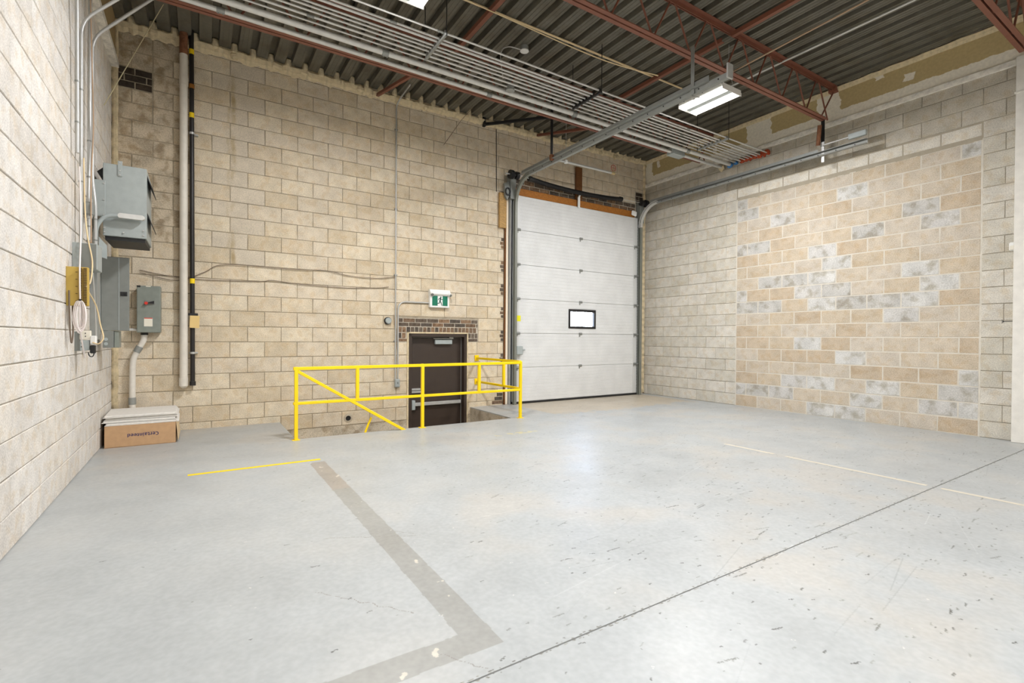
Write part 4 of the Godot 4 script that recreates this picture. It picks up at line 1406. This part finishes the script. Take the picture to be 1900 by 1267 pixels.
func build_pipes() -> void:
	var t := thing("drain_pipe", "tall cream drain pipe on the back wall by the corner", "pipe")
	var s := nst()
	tube(s, bend([Vector3(0.69, 4.95, 0.1), Vector3(0.694, 0.56, 0.1), Vector3(0.694, 0.555, 0.0)], 0.05), 0.042, 20)
	obj("pipe", s, M.whitepipe, t)
	for y in [4.23, 0.6]:
		s = nst()
		ring(s, Vector3(0.692, y, 0.1), 0.047, 0.1)
		obj("coupling", s, M.whitepipe, t)
	s = nst()
	tube(s, [Vector3(0.69, 4.98, 0.1), Vector3(0.69, 4.55, 0.1)], 0.0425, 20)
	obj("rust_stained_top", s, M.rust, t)
	t = thing("black_pipe", "black pipe with yellow bands beside the cream drain pipe", "pipe")
	s = nst()
	tube(s, [Vector3(0.768, 4.95, 0.07), Vector3(0.786, 0.56, 0.07)], 0.025, 16)
	tube(s, [Vector3(0.786, 0.6, 0.07), Vector3(0.786, 0.55, 0.07)], 0.033, 16)
	var bp := obj("pipe", s, M.blackpipe, t)
	for y in [4.62, 3.85, 1.83]:
		s = nst()
		ring(s, Vector3(0.768 + (4.95 - y) * 0.0041, y, 0.07), 0.0265, 0.06)
		obj("yellow_band", s, M.yellow_tape, bp)
	s = nst()
	ring(s, Vector3(0.771, 4.2, 0.07), 0.03, 0.05)
	obj("copper_joint", s, mat(rgb(166, 112, 52), 0.5, 0.4), t)
	for y in [3.63, 0.95]:
		s = nst()
		ring(s, Vector3(0.768 + (4.95 - y) * 0.0041, y, 0.07), 0.03, 0.025)
		bmm(s, Vector3(0.745, y - 0.01, 0.0), Vector3(0.84, y + 0.01, 0.05), 0.003)
		obj("clamp", s, M.galv, t)
	s = nst()
	box(s, Vector3(0.79, 1.42, 0.1), Vector3(0.1, 0.03, 0.03), 0.004)
	var tg := obj("tag_clip", s, M.black, t)
	s = nst()
	box(s, Vector3(0.805, 1.33, 0.112), Vector3(0.1, 0.15, 0.003), 0.0, Basis(Vector3.FORWARD, 0.03))
	obj("hang_tag", s, M.tagcard, tg)
	# drop pipe in front of the dock door head
	t = thing("level_pipe", "level steel pipe with a red hand wheel hung above the dock door", "pipe")
	s = nst()
	cyl(s, Vector3(5.68, 4.1, 0.8), Vector3(7.07, 4.115, 0.8), 0.02)
	obj("pipe", s, M.galv, t)
	s = nst()
	ring(s, Vector3(6.015, 4.105, 0.8), 0.03, 0.05)
	obj("hanger_ring", s, M.white, t)
	s = nst()
	cyl(s, Vector3(6.015, 4.12, 0.8), Vector3(6.015, 4.86, 0.8), 0.005, 6)
	obj("hanger_rod", s, M.galv, t)
	s = nst()
	cyl(s, Vector3(7.05, 4.115, 0.8), Vector3(7.12, 4.115, 0.8), 0.03)
	cyl(s, Vector3(7.1, 4.11, 0.8), Vector3(7.1, 4.2, 0.8), 0.012)
	obj("valve_body", s, mat(rgb(196, 176, 132), 0.4, 0.5), t)
	s = nst()
	for k in 12:
		var a0 := TAU * k / 12
		var a1 := TAU * (k + 1) / 12
		cyl(s, Vector3(7.1 + 0.055 * cos(a0), 4.21 + 0.055 * sin(a0), 0.8), Vector3(7.1 + 0.055 * cos(a1), 4.21 + 0.055 * sin(a1), 0.8), 0.008, 6)
	cyl(s, Vector3(7.045, 4.21, 0.8), Vector3(7.155, 4.21, 0.8), 0.006, 6)
	cyl(s, Vector3(7.1, 4.155, 0.8), Vector3(7.1, 4.265, 0.8), 0.006, 6)
	obj("hand_wheel", s, mat(rgb(186, 120, 104), 0.5), t)

# ---------------------------------------------------------------- electrical corner
func knockouts(parent: Node, pts: Array, z: float, r: float) -> void:
	for p in pts:
		var s := nst()
		cyl(s, Vector3(p[0], p[1], z), Vector3(p[0], p[1], z + 0.003), r, 14)
		obj("knockout", s, M.grey_light, parent)

func build_electric() -> void:
	# transformer box
	var t := thing("transformer_box", "large grey sheet metal transformer box high on the left wall", "electrical box")
	var s := nst()
	bmm(s, Vector3(0.097, 2.09, 0.78), Vector3(0.423, 2.765, 1.35), 0.004)
	obj("case", s, M.grey_box, t)
	s = nst()
	bmm(s, Vector3(0.0, 2.265, 1.3), Vector3(0.115, 2.6, 1.356), 0.003)
	obj("side_flange", s, M.grey_box, t)
	for yy in [[2.72, 2.58], [2.36, 2.24]]:
		s = nst()
		prism(s, v2([0.0, 0.0, 0.42, 0.0, 0.36, -0.02, 0.02, -0.02]), Vector3(0.42, yy[0], 0.86), Vector3(0, 0, 1), Vector3.UP, Vector3(0.004, 0, 0))
		prism(s, v2([0.0, 0.0, 0.05, -0.13, 0.046, -0.14, 0.0, -0.02]), Vector3(0.42, yy[0], 0.86), Vector3.RIGHT, Vector3.UP, Vector3(0, 0, 0.42))
		obj("vent_hood", s, M.black, t)
	s = nst()
	prism(s, v2([0.0, 0.0, -0.06, -0.06, -0.02, -0.12, 0.0, -0.1]), Vector3(0.1, 2.76, 0.9), Vector3.RIGHT, Vector3.UP, Vector3(0, 0, 0.35))
	obj("vent_hood", s, M.black, t)
	s = nst()
	bmm(s, Vector3(0.11, 2.055, 0.8), Vector3(0.412, 2.09, 1.33), 0.0)
	obj("vented_base", s, M.steel_dark, t)
	s = nst()
	bmm(s, Vector3(0.205, 2.655, 1.351), Vector3(0.24, 2.8, 1.358), 0.002)
	obj("lifting_strap", s, M.grey_box, t)
	s = nst()
	for p in [[0.222, 2.67], [0.222, 2.71], [0.222, 2.785], [0.108, 2.12], [0.108, 2.16], [0.4, 2.12], [0.4, 2.165], [0.25, 2.13], [0.105, 2.57], [0.105, 2.42], [0.105, 2.28]]:
		cyl(s, Vector3(p[0], p[1], 1.35), Vector3(p[0], p[1], 1.362), 0.007, 8)
	obj("screws", s, M.galv, t)
	t = thing("oval_elbow_fitting", "oval silver conduit fitting on a grey bend across the transformer box", "conduit fitting")
	s = nst()
	prism(s, v2([-0.1, -0.004, -0.092, -0.02, 0.085, -0.022, 0.1, -0.012, 0.105, 0.0, 0.1, 0.012, 0.085, 0.022, -0.085, 0.024, -0.098, 0.012]), Vector3(0.312, 2.275, 1.385), Vector3.RIGHT, Vector3.UP, Vector3(0, 0, 0.045))
	obj("body", s, M.emt, t)
	s = nst()
	tube(s, bend([Vector3(0.05, 1.9, 1.41), Vector3(0.055, 2.16, 1.41), Vector3(0.12, 2.265, 1.41), Vector3(0.23, 2.275, 1.41)], 0.12, 8), 0.018, 12)
	obj("bent_conduit", s, M.grey_light, t)
	# panelboard with its door swung out
	t = thing("panelboard", "grey electrical panel with its door swung out from the left wall", "electrical panel")
	s = nst()
	bmm(s, Vector3(0.0, 1.2, 0.5), Vector3(0.03, 1.95, 0.985), 0.003)
	obj("tub", s, M.grey_dark, t)
	s = nst()
	bmm(s, Vector3(0.0, 1.17, 0.985), Vector3(0.034, 1.955, 1.02), 0.003)
	obj("edge_trim", s, M.grey_light, t)
	s = nst()
	bmm(s, Vector3(0.036, 1.205, 0.985), Vector3(0.258, 1.94, 1.0), 0.004)
	var pd := obj("door", s, M.grey_dark, t)
	s = nst()
	bmm(s, Vector3(0.172, 1.21, 1.0), Vector3(0.178, 1.935, 1.004), 0.001)
	obj("door_rib", s, M.grey_light, pd)
	s = nst()
	box(s, Vector3(0.215, 1.575, 1.004), Vector3(0.055, 0.04, 0.008), 0.002)
	box(s, Vector3(0.228, 1.575, 1.009), Vector3(0.02, 0.024, 0.01), 0.002)
	obj("latch", s, M.black, pd)
	t = thing("gutter_box", "grey gutter box with two knockouts below the panel door", "electrical box")
	s = nst()
	bmm(s, Vector3(0.05, 1.036, 0.8), Vector3(0.135, 1.203, 1.0), 0.003)
	obj("case", s, M.grey_dark, t)
	s = nst()
	bmm(s, Vector3(0.137, 1.036, 0.82), Vector3(0.175, 1.203, 0.985), 0.003)
	obj("side_cover", s, M.grey_disc, t)
	knockouts(t, [[0.075, 1.075], [0.075, 1.12]], 1.0, 0.016)
	# disconnect switch
	t = thing("disconnect_switch", "grey disconnect switch box with a red handle on the back wall", "switch box")
	s = nst()
	bmm(s, Vector3(0.247, 1.193, 0.015), Vector3(0.47, 1.735, 0.19), 0.006)
	obj("case", s, M.grey_disc, t)
	s = nst()
	box(s, Vector3(0.37, 1.54, 0.192), Vector3(0.1, 0.05, 0.006), 0.002)
	var hp := obj("handle_plate", s, M.grey_dark, t)
	s = nst()
	prism(s, v2([-0.03, -0.008, 0.045, 0.02, 0.045, -0.012]), Vector3(0.365, 1.542, 0.195), Vector3.RIGHT, Vector3.UP, Vector3(0, 0, 0.02))
	obj("handle_lever", s, M.black, hp)
	s = nst()
	cyl(s, Vector3(0.337, 1.532, 0.195), Vector3(0.337, 1.532, 0.235), 0.017)
	obj("red_knob", s, M.red, hp)
	s = nst()
	box(s, Vector3(0.355, 1.315, 0.191), Vector3(0.08, 0.1, 0.002))
	var ls := obj("label_sheet", s, M.paper, t)
	s = nst()
	box(s, Vector3(0.355, 1.36, 0.1925), Vector3(0.078, 0.009, 0.001))
	obj("label_stripe", s, M.red, ls)
	s = nst()
	box(s, Vector3(0.265, 1.725, 0.192), Vector3(0.035, 0.02, 0.006), 0.001)
	obj("hasp", s, M.black, t)
	s = nst()
	box(s, Vector3(0.355, 1.728, 0.191), Vector3(0.045, 0.01, 0.003))
	obj("name_strip", s, M.paper, t)
	s = nst()
	cyl(s, Vector3(0.17, 1.225, 0.12), Vector3(0.25, 1.225, 0.12), 0.016)
	tag(obj("nipple_conduit", s, M.emt), "short steel conduit joining the panel to the disconnect switch", "conduit")
	t = thing("pvc_conduit", "bent cream conduit from the disconnect switch down to the floor", "conduit")
	s = nst()
	tube(s, bend([Vector3(0.312, 1.17, 0.1), Vector3(0.305, 1.1, 0.1), Vector3(0.255, 1.0, 0.1), Vector3(0.205, 0.88, 0.1), Vector3(0.2, 0.72, 0.1), Vector3(0.2, 0.0, 0.1)], 0.12, 8), 0.031, 16)
	obj("pipe", s, M.pvc, t)
	s = nst()
	cyl(s, Vector3(0.27, 1.03, 0.1), Vector3(0.238, 0.965, 0.1), 0.037)
	obj("coupling", s, M.galv_dull, t)
	s = nst()
	ring(s, Vector3(0.2, 0.4, 0.1), 0.037, 0.08)
	obj("coupling", s, M.galv_dull, t)
	s = nst()
	ring(s, Vector3(0.312, 1.18, 0.1), 0.036, 0.03)
	obj("locknut", s, M.steel_dark, t)
	# wireway and boxes on the left wall
	t = thing("wireway_box", "grey wireway box with knockouts beside the gold terminal block", "electrical box")
	s = nst()
	bmm(s, Vector3(0.0, 1.69, 1.85), Vector3(0.155, 1.9, 2.08), 0.003)
	obj("case", s, M.grey_box, t)
	s = nst()
	bmm(s, Vector3(0.06, 1.12, 1.62), Vector3(0.112, 1.9, 1.75), 0.003)
	obj("lower_duct", s, M.galv_dull, t)
	s = nst()
	prism(s, v2([0.0, 0.0, 0.0, 0.17, 0.055, 0.1, 0.055, -0.02]), Vector3(0.113, 1.85, 1.68), Vector3.RIGHT, Vector3.UP, Vector3(0, 0, 0.012))
	obj("angled_plate", s, M.grey_light, t)
	knockouts(t, [[0.04, 1.87], [0.04, 1.825], [0.04, 1.78], [0.04, 1.735]], 2.08, 0.013)
	s = nst()
	bmm(s, Vector3(0.055, 1.695, 2.081), Vector3(0.15, 1.895, 2.084), 0.001)
	obj("cover", s, M.grey_dark, t)
	t = thing("terminal_block", "gold punch-down terminal block on the left wall", "terminal block")
	s = nst()
	bmm(s, Vector3(0.0, 1.385, 2.24), Vector3(0.13, 1.682, 2.29), 0.002)
	obj("mount", s, M.gold, t)
	for k in 2:
		s = nst()
		bmm(s, Vector3(0.075, 1.39, 2.29) + Vector3(0.028 * k, 0, 0), Vector3(0.098, 1.678, 2.3) + Vector3(0.028 * k, 0, 0), 0.001)
		obj("clip_strip", s, M.gold, t)
	s = nst()
	for k in 22:
		for q in 2:
			bmm(s, Vector3(0.077 + q * 0.028, 1.394 + k * 0.013, 2.3), Vector3(0.096 + q * 0.028, 1.4015 + k * 0.013, 2.307))
	for k in 5: bmm(s, Vector3(0.055, 1.42 + k * 0.055, 2.29), Vector3(0.068, 1.424 + k * 0.055, 2.293))
	var o := obj("contact_clips", s, M.gold_dark, t)
	o.set_meta("kind", "stuff")
	t = thing("cable_coil", "hanging coil of white cable below the terminal block", "cable")
	for k in 7:
		s = nst()
		var pts := []
		var w := 0.026 + 0.004 * (k % 3)
		var hh := 0.105 + 0.006 * (k % 4)
		for q in 25:
			var a := TAU * q / 24
			pts.append(Vector3(0.085 + w * sin(a) + 0.004 * (k - 3), 1.42 - hh + hh * cos(a), 2.32 + 0.004 * k + 0.004 * sin(a * 2.0)))
		tube(s, pts, 0.0035, 6, false)
		obj("loop", s, M.wire, t)
	s = nst()
	box(s, Vector3(0.09, 1.427, 2.335), Vector3(0.016, 0.014, 0.03), 0.003)
	obj("cable_tie", s, M.black, t)
	t = thing("outlet_box", "white duplex outlet on a grey box with a plugged-in adapter", "outlet")
	s = nst()
	bmm(s, Vector3(0.035, 1.035, 1.93), Vector3(0.095, 1.118, 2.0), 0.003)
	obj("grey_box", s, M.grey_light, t)
	s = nst()
	bmm(s, Vector3(0.033, 1.122, 1.95), Vector3(0.103, 1.197, 2.0), 0.004)
	obj("white_plate", s, M.cream, t)
	s = nst()
	for p in [[0.07, 1.175], [0.07, 1.15], [0.045, 1.095], [0.045, 1.065]]:
		box(s, Vector3(p[0], p[1], 2.001), Vector3(0.006, 0.008, 0.003))
	obj("sockets", s, M.black, t)
	s = nst()
	bmm(s, Vector3(0.0, 1.03, 1.93), Vector3(0.035, 1.19, 1.99))
	obj("back_box", s, M.grey_dark, t)
	s = nst()
	bmm(s, Vector3(0.1, 1.085, 1.95), Vector3(0.138, 1.155, 2.01), 0.005)
	tag(obj("white_adapter", s, M.white), "small white plug adapter on the outlet", "adapter")
	t = thing("black_adapter", "black power adapter hanging under the white plug adapter", "adapter")
	s = nst()
	bmm(s, Vector3(0.1, 1.01, 1.96), Vector3(0.133, 1.078, 2.02), 0.006)
	obj("body", s, M.black, t)
	s = nst()
	tube(s, spline([Vector3(0.125, 1.012, 2.0), Vector3(0.115, 0.985, 2.0), Vector3(0.095, 0.99, 2.0), Vector3(0.088, 1.02, 2.0)], 6), 0.004, 6)
	obj("cord", s, M.black, t)
	t = thing("conduit_fitting", "dark steel conduit box on the conduit left of the transformer", "conduit fitting")
	s = nst()
	bmm(s, Vector3(0.009, 2.2, 1.6), Vector3(0.075, 2.315, 1.7), 0.012)
	obj("body", s, M.galv_dull, t)
	for y in [2.33, 2.19]:
		s = nst()
		ring(s, Vector3(0.045, y, 1.66), 0.022, 0.03)
		obj("nut", s, M.galv, t)
	# conduits up the left wall
	var g := "conduits up the left wall"
	for q in [["steel conduit that stops short above the electrical boxes", [Vector3(0.04, 2.6, 2.12), Vector3(0.04, 3.4, 2.13), Vector3(0.05, 3.75, 2.2), Vector3(0.05, 4.6, 2.25)], 0.0135], ["long steel conduit bending to the rack above the wireway box", [Vector3(0.04, 1.85, 1.98), Vector3(0.04, 3.72, 1.97), Vector3(0.5, 4.235, 1.97)], 0.0125], ["steel conduit entering the dark conduit fitting from above", [Vector3(0.04, 2.3, 1.66), Vector3(0.04, 3.1, 1.6), Vector3(0.04, 4.7, 1.56)], 0.0135], ["steel conduit with a jog beside the transformer box, bending over at the top", [Vector3(0.06, 1.88, 1.46), Vector3(0.06, 2.35, 1.46), Vector3(0.035, 2.55, 1.44), Vector3(0.035, 3.85, 1.44), Vector3(0.5, 4.36, 1.5)], 0.0135], ["steel conduit between the fitting and the wireway box", [Vector3(0.045, 2.2, 1.66), Vector3(0.045, 1.88, 1.7)], 0.013]]:
		var c := thing("wall_conduit", q[0], "conduit", Vector3.ZERO, g)
		s = nst()
		tube(s, bend(q[1], 0.12, 6), q[2], 10)
		obj("tube", s, M.galv, c)
		for k in 2:
			var p0: Vector3 = q[1][0]
			var p1: Vector3 = q[1][1]
			s = nst()
			var p := p0.lerp(p1, 0.3 + 0.4 * k)
			ring(s, p, q[2] * 1.2, 0.012)
			obj("strap", s, M.galv_dull, c)
	# loose cables
	for q in [["cream cable looping from the terminal block past the outlet", [Vector3(0.06, 2.6, 2.0), Vector3(0.07, 2.2, 2.02), Vector3(0.1, 1.95, 2.11), Vector3(0.13, 1.75, 2.12), Vector3(0.13, 1.58, 2.2), Vector3(0.12, 1.53, 2.3), Vector3(0.15, 1.4, 2.1), Vector3(0.17, 1.25, 2.05), Vector3(0.19, 1.14, 2.05), Vector3(0.16, 1.09, 2.05), Vector3(0.12, 1.1, 2.03)], M.wire_cream], ["white cable running straight down into the cable coil", [Vector3(0.05, 2.5, 2.1), Vector3(0.06, 2.0, 2.12), Vector3(0.085, 1.65, 2.32), Vector3(0.09, 1.42, 2.34), Vector3(0.085, 1.2, 2.3), Vector3(0.07, 0.98, 2.03)], M.wire], ["tan cable tied along the wall conduits", [Vector3(0.06, 4.4, 1.75), Vector3(0.062, 3.6, 1.66), Vector3(0.07, 3.0, 1.64), Vector3(0.06, 2.5, 1.68), Vector3(0.07, 2.0, 1.75), Vector3(0.07, 1.95, 1.8)], M.wire_tan], ["grey cable hanging behind the terminal block", [Vector3(0.02, 1.5, 2.3), Vector3(0.022, 1.2, 2.28), Vector3(0.026, 1.1, 2.25), Vector3(0.03, 1.2, 2.22), Vector3(0.03, 1.4, 2.24)], M.wire_grey], ["thin silver chain of cable beside the panel", [Vector3(0.13, 1.66, 2.1), Vector3(0.13, 1.4, 2.0), Vector3(0.135, 1.15, 1.98)], M.galv]]:
		s = nst()
		tube(s, spline(q[1], 6), 0.0055, 6)
		tag(obj("loose_cable", s, q[2]), q[0], "cable", "loose cables in the electrical corner")

# ---------------------------------------------------------------- small things on the walls
func build_wall_bits() -> void:
	# exit sign
	var t := thing("exit_sign", "green running man exit sign with two emergency lights", "exit sign", Vector3(4.075, 1.77, 0.0))
	var s := nst()
	bmm(s, Vector3(-0.17, -0.14, 0.0), Vector3(0.165, 0.09, 0.065), 0.006)
	var sb := obj("sign_body", s, M.white, t)
	s = nst()
	prism(s, v2([0.0, 0.05, 0.085, 0.055, 0.1, 0.075, 0.06, 0.145, 0.0, 0.145]), Vector3(-0.172, 0, 0), Vector3(0, 0, 1), Vector3.UP, Vector3(0.345, 0, 0))
	var lh := obj("light_housing", s, M.white, t)
	for sx in [-0.14, 0.15]:
		s = nst()
		cyl(s, Vector3(sx, 0.075, 0.085), Vector3(sx * 1.08, 0.055, 0.115), 0.03, 16)
		obj("lamp_head", s, M.white, lh)
		s = nst()
		cyl(s, Vector3(sx * 1.08, 0.055, 0.115), Vector3(sx * 1.085, 0.053, 0.118), 0.024, 16)
		obj("lamp_lens", s, M.grey_dark, lh)
	for r in [[-0.132, -0.04], [0.045, 0.132]]:
		s = nst()
		bmm(s, Vector3(r[0], -0.11, 0.064), Vector3(r[1], 0.045, 0.067))
		obj("green_panel", s, M.green, sb)
	s = nst()
	bmm(s, Vector3(-0.041, -0.11, 0.064), Vector3(0.046, 0.045, 0.0665))
	obj("door_panel", s, M.white, sb)
	s = nst()
	var zf := 0.0665
	cyl(s, Vector3(0.014, 0.027, zf), Vector3(0.014, 0.027, zf + 0.0015), 0.011, 14)
	for l in [[[0.008, 0.012], [0.0, -0.035], 0.011], [[0.008, 0.01], [0.03, -0.012], 0.005], [[0.03, -0.012], [0.043, -0.006], 0.0045], [[0.004, 0.01], [-0.02, 0.002], 0.005], [[-0.02, 0.002], [-0.03, -0.018], 0.0045], [[0.0, -0.035], [0.02, -0.065], 0.007], [[0.02, -0.065], [0.034, -0.105], 0.006], [[-0.002, -0.035], [-0.012, -0.068], 0.007], [[-0.012, -0.068], [-0.045, -0.072], 0.006]]:
		var a := Vector2(l[0][0], l[0][1])
		var b := Vector2(l[1][0], l[1][1])
		var dd := b - a
		box(s, Vector3((a.x + b.x) / 2, (a.y + b.y) / 2, zf + 0.0008), Vector3(dd.length() + l[2], l[2] * 2.0, 0.0016), 0.0, Basis(Vector3(0, 0, 1), dd.angle()))
	obj("running_figure", s, mat(rgb(8, 70, 56), 0.5), sb)
	s = nst()
	tube(s, bend([Vector3(3.405, 0.5, 0.02), Vector3(3.405, 1.7, 0.02), Vector3(3.91, 1.7, 0.02)], 0.13, 8), 0.0115, 10)
	tag(obj("sign_conduit", s, M.galv), "steel conduit bending across to the exit sign", "conduit")
	t = thing("riser_conduit", "tall thin steel conduit up the middle of the back wall", "conduit")
	s = nst()
	tube(s, bend([Vector3(3.366, 0.5, 0.018), Vector3(3.364, 4.66, 0.018), Vector3(3.4, 4.76, 0.12), Vector3(3.4, 4.78, 0.5)], 0.06), 0.0105, 10)
	obj("tube", s, M.galv, t)
	for y in [1.1, 2.1, 3.1, 4.3]:
		s = nst()
		box(s, Vector3(3.365, y, 0.012), Vector3(0.05, 0.02, 0.024), 0.004)
		obj("strap", s, M.galv_dull, t)
	t = thing("switch_box", "small grey switch box low on the wall left of the exit door", "switch")
	s = nst()
	bmm(s, Vector3(3.355, 0.395, 0.0), Vector3(3.43, 0.52, 0.05), 0.006)
	obj("box_body", s, M.grey_light, t)
	s = nst()
	box(s, Vector3(3.393, 0.458, 0.052), Vector3(0.062, 0.105, 0.006), 0.003)
	obj("cover_plate", s, M.grey_box, t)
	s = nst()
	box(s, Vector3(3.393, 0.465, 0.06), Vector3(0.012, 0.03, 0.016), 0.003)
	obj("toggle", s, M.grey_dark, t)
	t = thing("round_wall_box", "round grey cover box on the wall left of the brick lintel", "junction box")
	s = nst()
	cyl(s, Vector3(3.246, 1.404, 0.0), Vector3(3.246, 1.404, 0.03), 0.055, 22)
	obj("rim", s, M.steel_dark, t)
	s = nst()
	cyl(s, Vector3(3.248, 1.404, 0.03), Vector3(3.248, 1.404, 0.05), 0.045, 22)
	cyl(s, Vector3(3.248, 1.404, 0.05), Vector3(3.248, 1.404, 0.056), 0.036, 22)
	obj("dome", s, M.grey_light, t)
	# wires along the wall
	for q in [["upper slack wire tacked along the back wall", [Vector3(0.26, 1.9, 0.02), Vector3(0.632, 1.83, 0.02), Vector3(0.9, 1.95, 0.02), Vector3(1.143, 2.07, 0.02), Vector3(1.935, 2.069, 0.02), Vector3(2.355, 2.088, 0.02), Vector3(2.69, 2.036, 0.02), Vector3(3.08, 2.03, 0.02), Vector3(3.355, 2.069, 0.02)]], ["lower slack wire tacked along the back wall", [Vector3(0.26, 1.93, 0.015), Vector3(0.55, 1.88, 0.015), Vector3(0.9, 1.86, 0.015), Vector3(1.51, 1.879, 0.015), Vector3(1.67, 1.904, 0.015), Vector3(2.0, 1.876, 0.015), Vector3(2.615, 1.861, 0.015), Vector3(3.1, 1.89, 0.015), Vector3(3.26, 1.916, 0.015)]]]:
		s = nst()
		tube(s, spline(q[1], 5), 0.0045, 6)
		tag(obj("wall_wire", s, M.wire_grey), q[0], "wire")
	s = nst()
	tube(s, spline([Vector3(3.335, 1.5, 0.015), Vector3(3.39, 1.0, 0.02), Vector3(3.42, 0.7, 0.016), Vector3(3.4, 0.52, 0.03)], 6), 0.003, 5)
	tag(obj("thin_wire", s, M.wire_grey), "thin wire hanging beside the exit sign conduit", "wire")
	s = nst()
	tube(s, [Vector3(4.15, 4.24, 0.01), Vector3(4.45, 4.7, 0.03), Vector3(4.52, 4.82, 0.3)], 0.004, 5)
	tag(obj("thin_wire", s, M.wire_grey), "thin wire slanting down the wall from the roof deck", "wire")
	s = nst()
	tube(s, [Vector3(5.13, 4.72, 0.008), Vector3(5.14, 3.66, 0.008)], 0.006, 6)
	tag(obj("thin_wire", s, M.blackpipe), "thin dark pipe down to the pale timber block", "wire")
	s = nst()
	tube(s, [Vector3(0.525, 4.826, 0.6), Vector3(0.004, 3.58, 0.56)], 0.0045, 6)
	tag(obj("cord_line", s, mat(rgb(196, 186, 150), 0.7)), "taut pale cord from the roof deck to the left wall", "cord")
	# sensor on the column
	t = thing("sensor", "small white sensor on the wall beside the white column", "sensor", Vector3(8.79, 2.25, 5.575))
	s = nst()
	box(s, Vector3(-0.02, 0, 0), Vector3(0.04, 0.1, 0.05), 0.012)
	obj("body", s, M.white, t)
	s = nst()
	box(s, Vector3(-0.042, -0.015, 0), Vector3(0.008, 0.05, 0.035), 0.003)
	obj("lens", s, M.cream, t)

# ---------------------------------------------------------------- carton and ceiling tiles
func build_boxes() -> void:
	var t := thing("carton", "brown cardboard carton with upside-down print in the corner", "carton")
	var s := nst()
	var x0 := 0.035
	var x1 := 0.64
	var z0 := 0.17
	var z1 := 0.8
	bmm(s, Vector3(x0, 0.0, z1 - 0.006), Vector3(x1, 0.225, z1), 0.002)
	bmm(s, Vector3(x0, 0.0, z0), Vector3(x1, 0.225, z0 + 0.006), 0.002)
	bmm(s, Vector3(x0, 0.0, z0), Vector3(x0 + 0.006, 0.225, z1), 0.002)
	bmm(s, Vector3(x1 - 0.006, 0.0, z0), Vector3(x1, 0.225, z1), 0.002)
	bmm(s, Vector3(x0, 0.0, z0), Vector3(x1, 0.006, z1))
	obj("box_walls", s, M.card, t)
	s = nst()
	box(s, Vector3(x1 + 0.012, 0.13, 0.5), Vector3(0.005, 0.21, 0.58), 0.001, Basis(Vector3(0, 0, 1), 0.09))
	obj("side_flap", s, mat(rgb(216, 190, 150), 0.85), t)
	s = nst()
	bmm(s, Vector3(x0 + 0.004, 0.012, z0 + 0.01), Vector3(x1 - 0.01, 0.222, z1 - 0.012))
	obj("packed_tiles", s, M.tile, t)
	var tm := TextMesh.new()
	var f := SystemFont.new()
	f.font_names = PackedStringArray(["Droid Sans"])
	f.font_weight = 700
	tm.font = f
	tm.text = "Certainteed"
	tm.font_size = 48
	tm.pixel_size = 0.00098
	tm.depth = 0.001
	tm.material = M.ink
	var o := MeshInstance3D.new()
	o.name = "print"
	o.mesh = tm
	t.add_child(o, true)
	o.position = Vector3(0.355, 0.117, z1 + 0.0006)
	o.rotation = Vector3(0, 0, PI)
	s = nst()
	bmm(s, Vector3(0.355, 0.135, z1), Vector3(0.47, 0.137, z1 + 0.0008))
	obj("print_line", s, M.ink, t)
	var lab := ["lowest ceiling tile lying on the carton", "second ceiling tile from the bottom of the stack", "third ceiling tile from the bottom, slightly shifted", "topmost white ceiling tile on the carton, set askew"]
	for k in 4:
		var c := thing("ceiling_tile", lab[k], "ceiling tile", Vector3(0.335 + [0.012, -0.004, 0.006, -0.008][k], 0.2255 + 0.026 * k, 0.455 + [0.02, 0.0, -0.02, -0.01][k]), "ceiling tiles stacked on the carton")
		c.rotation.y = [0.02, -0.015, 0.01, 0.03][k]
		s = nst()
		box(s, Vector3(0, 0.0145, 0), Vector3(0.61, 0.015, 0.62), 0.003)
		obj("face", s, M.tile, c)
		s = nst()
		box(s, Vector3(0, 0.0035, 0), Vector3(0.632, 0.0065, 0.645), 0.002)
		obj("edge_step", s, M.tile, c)
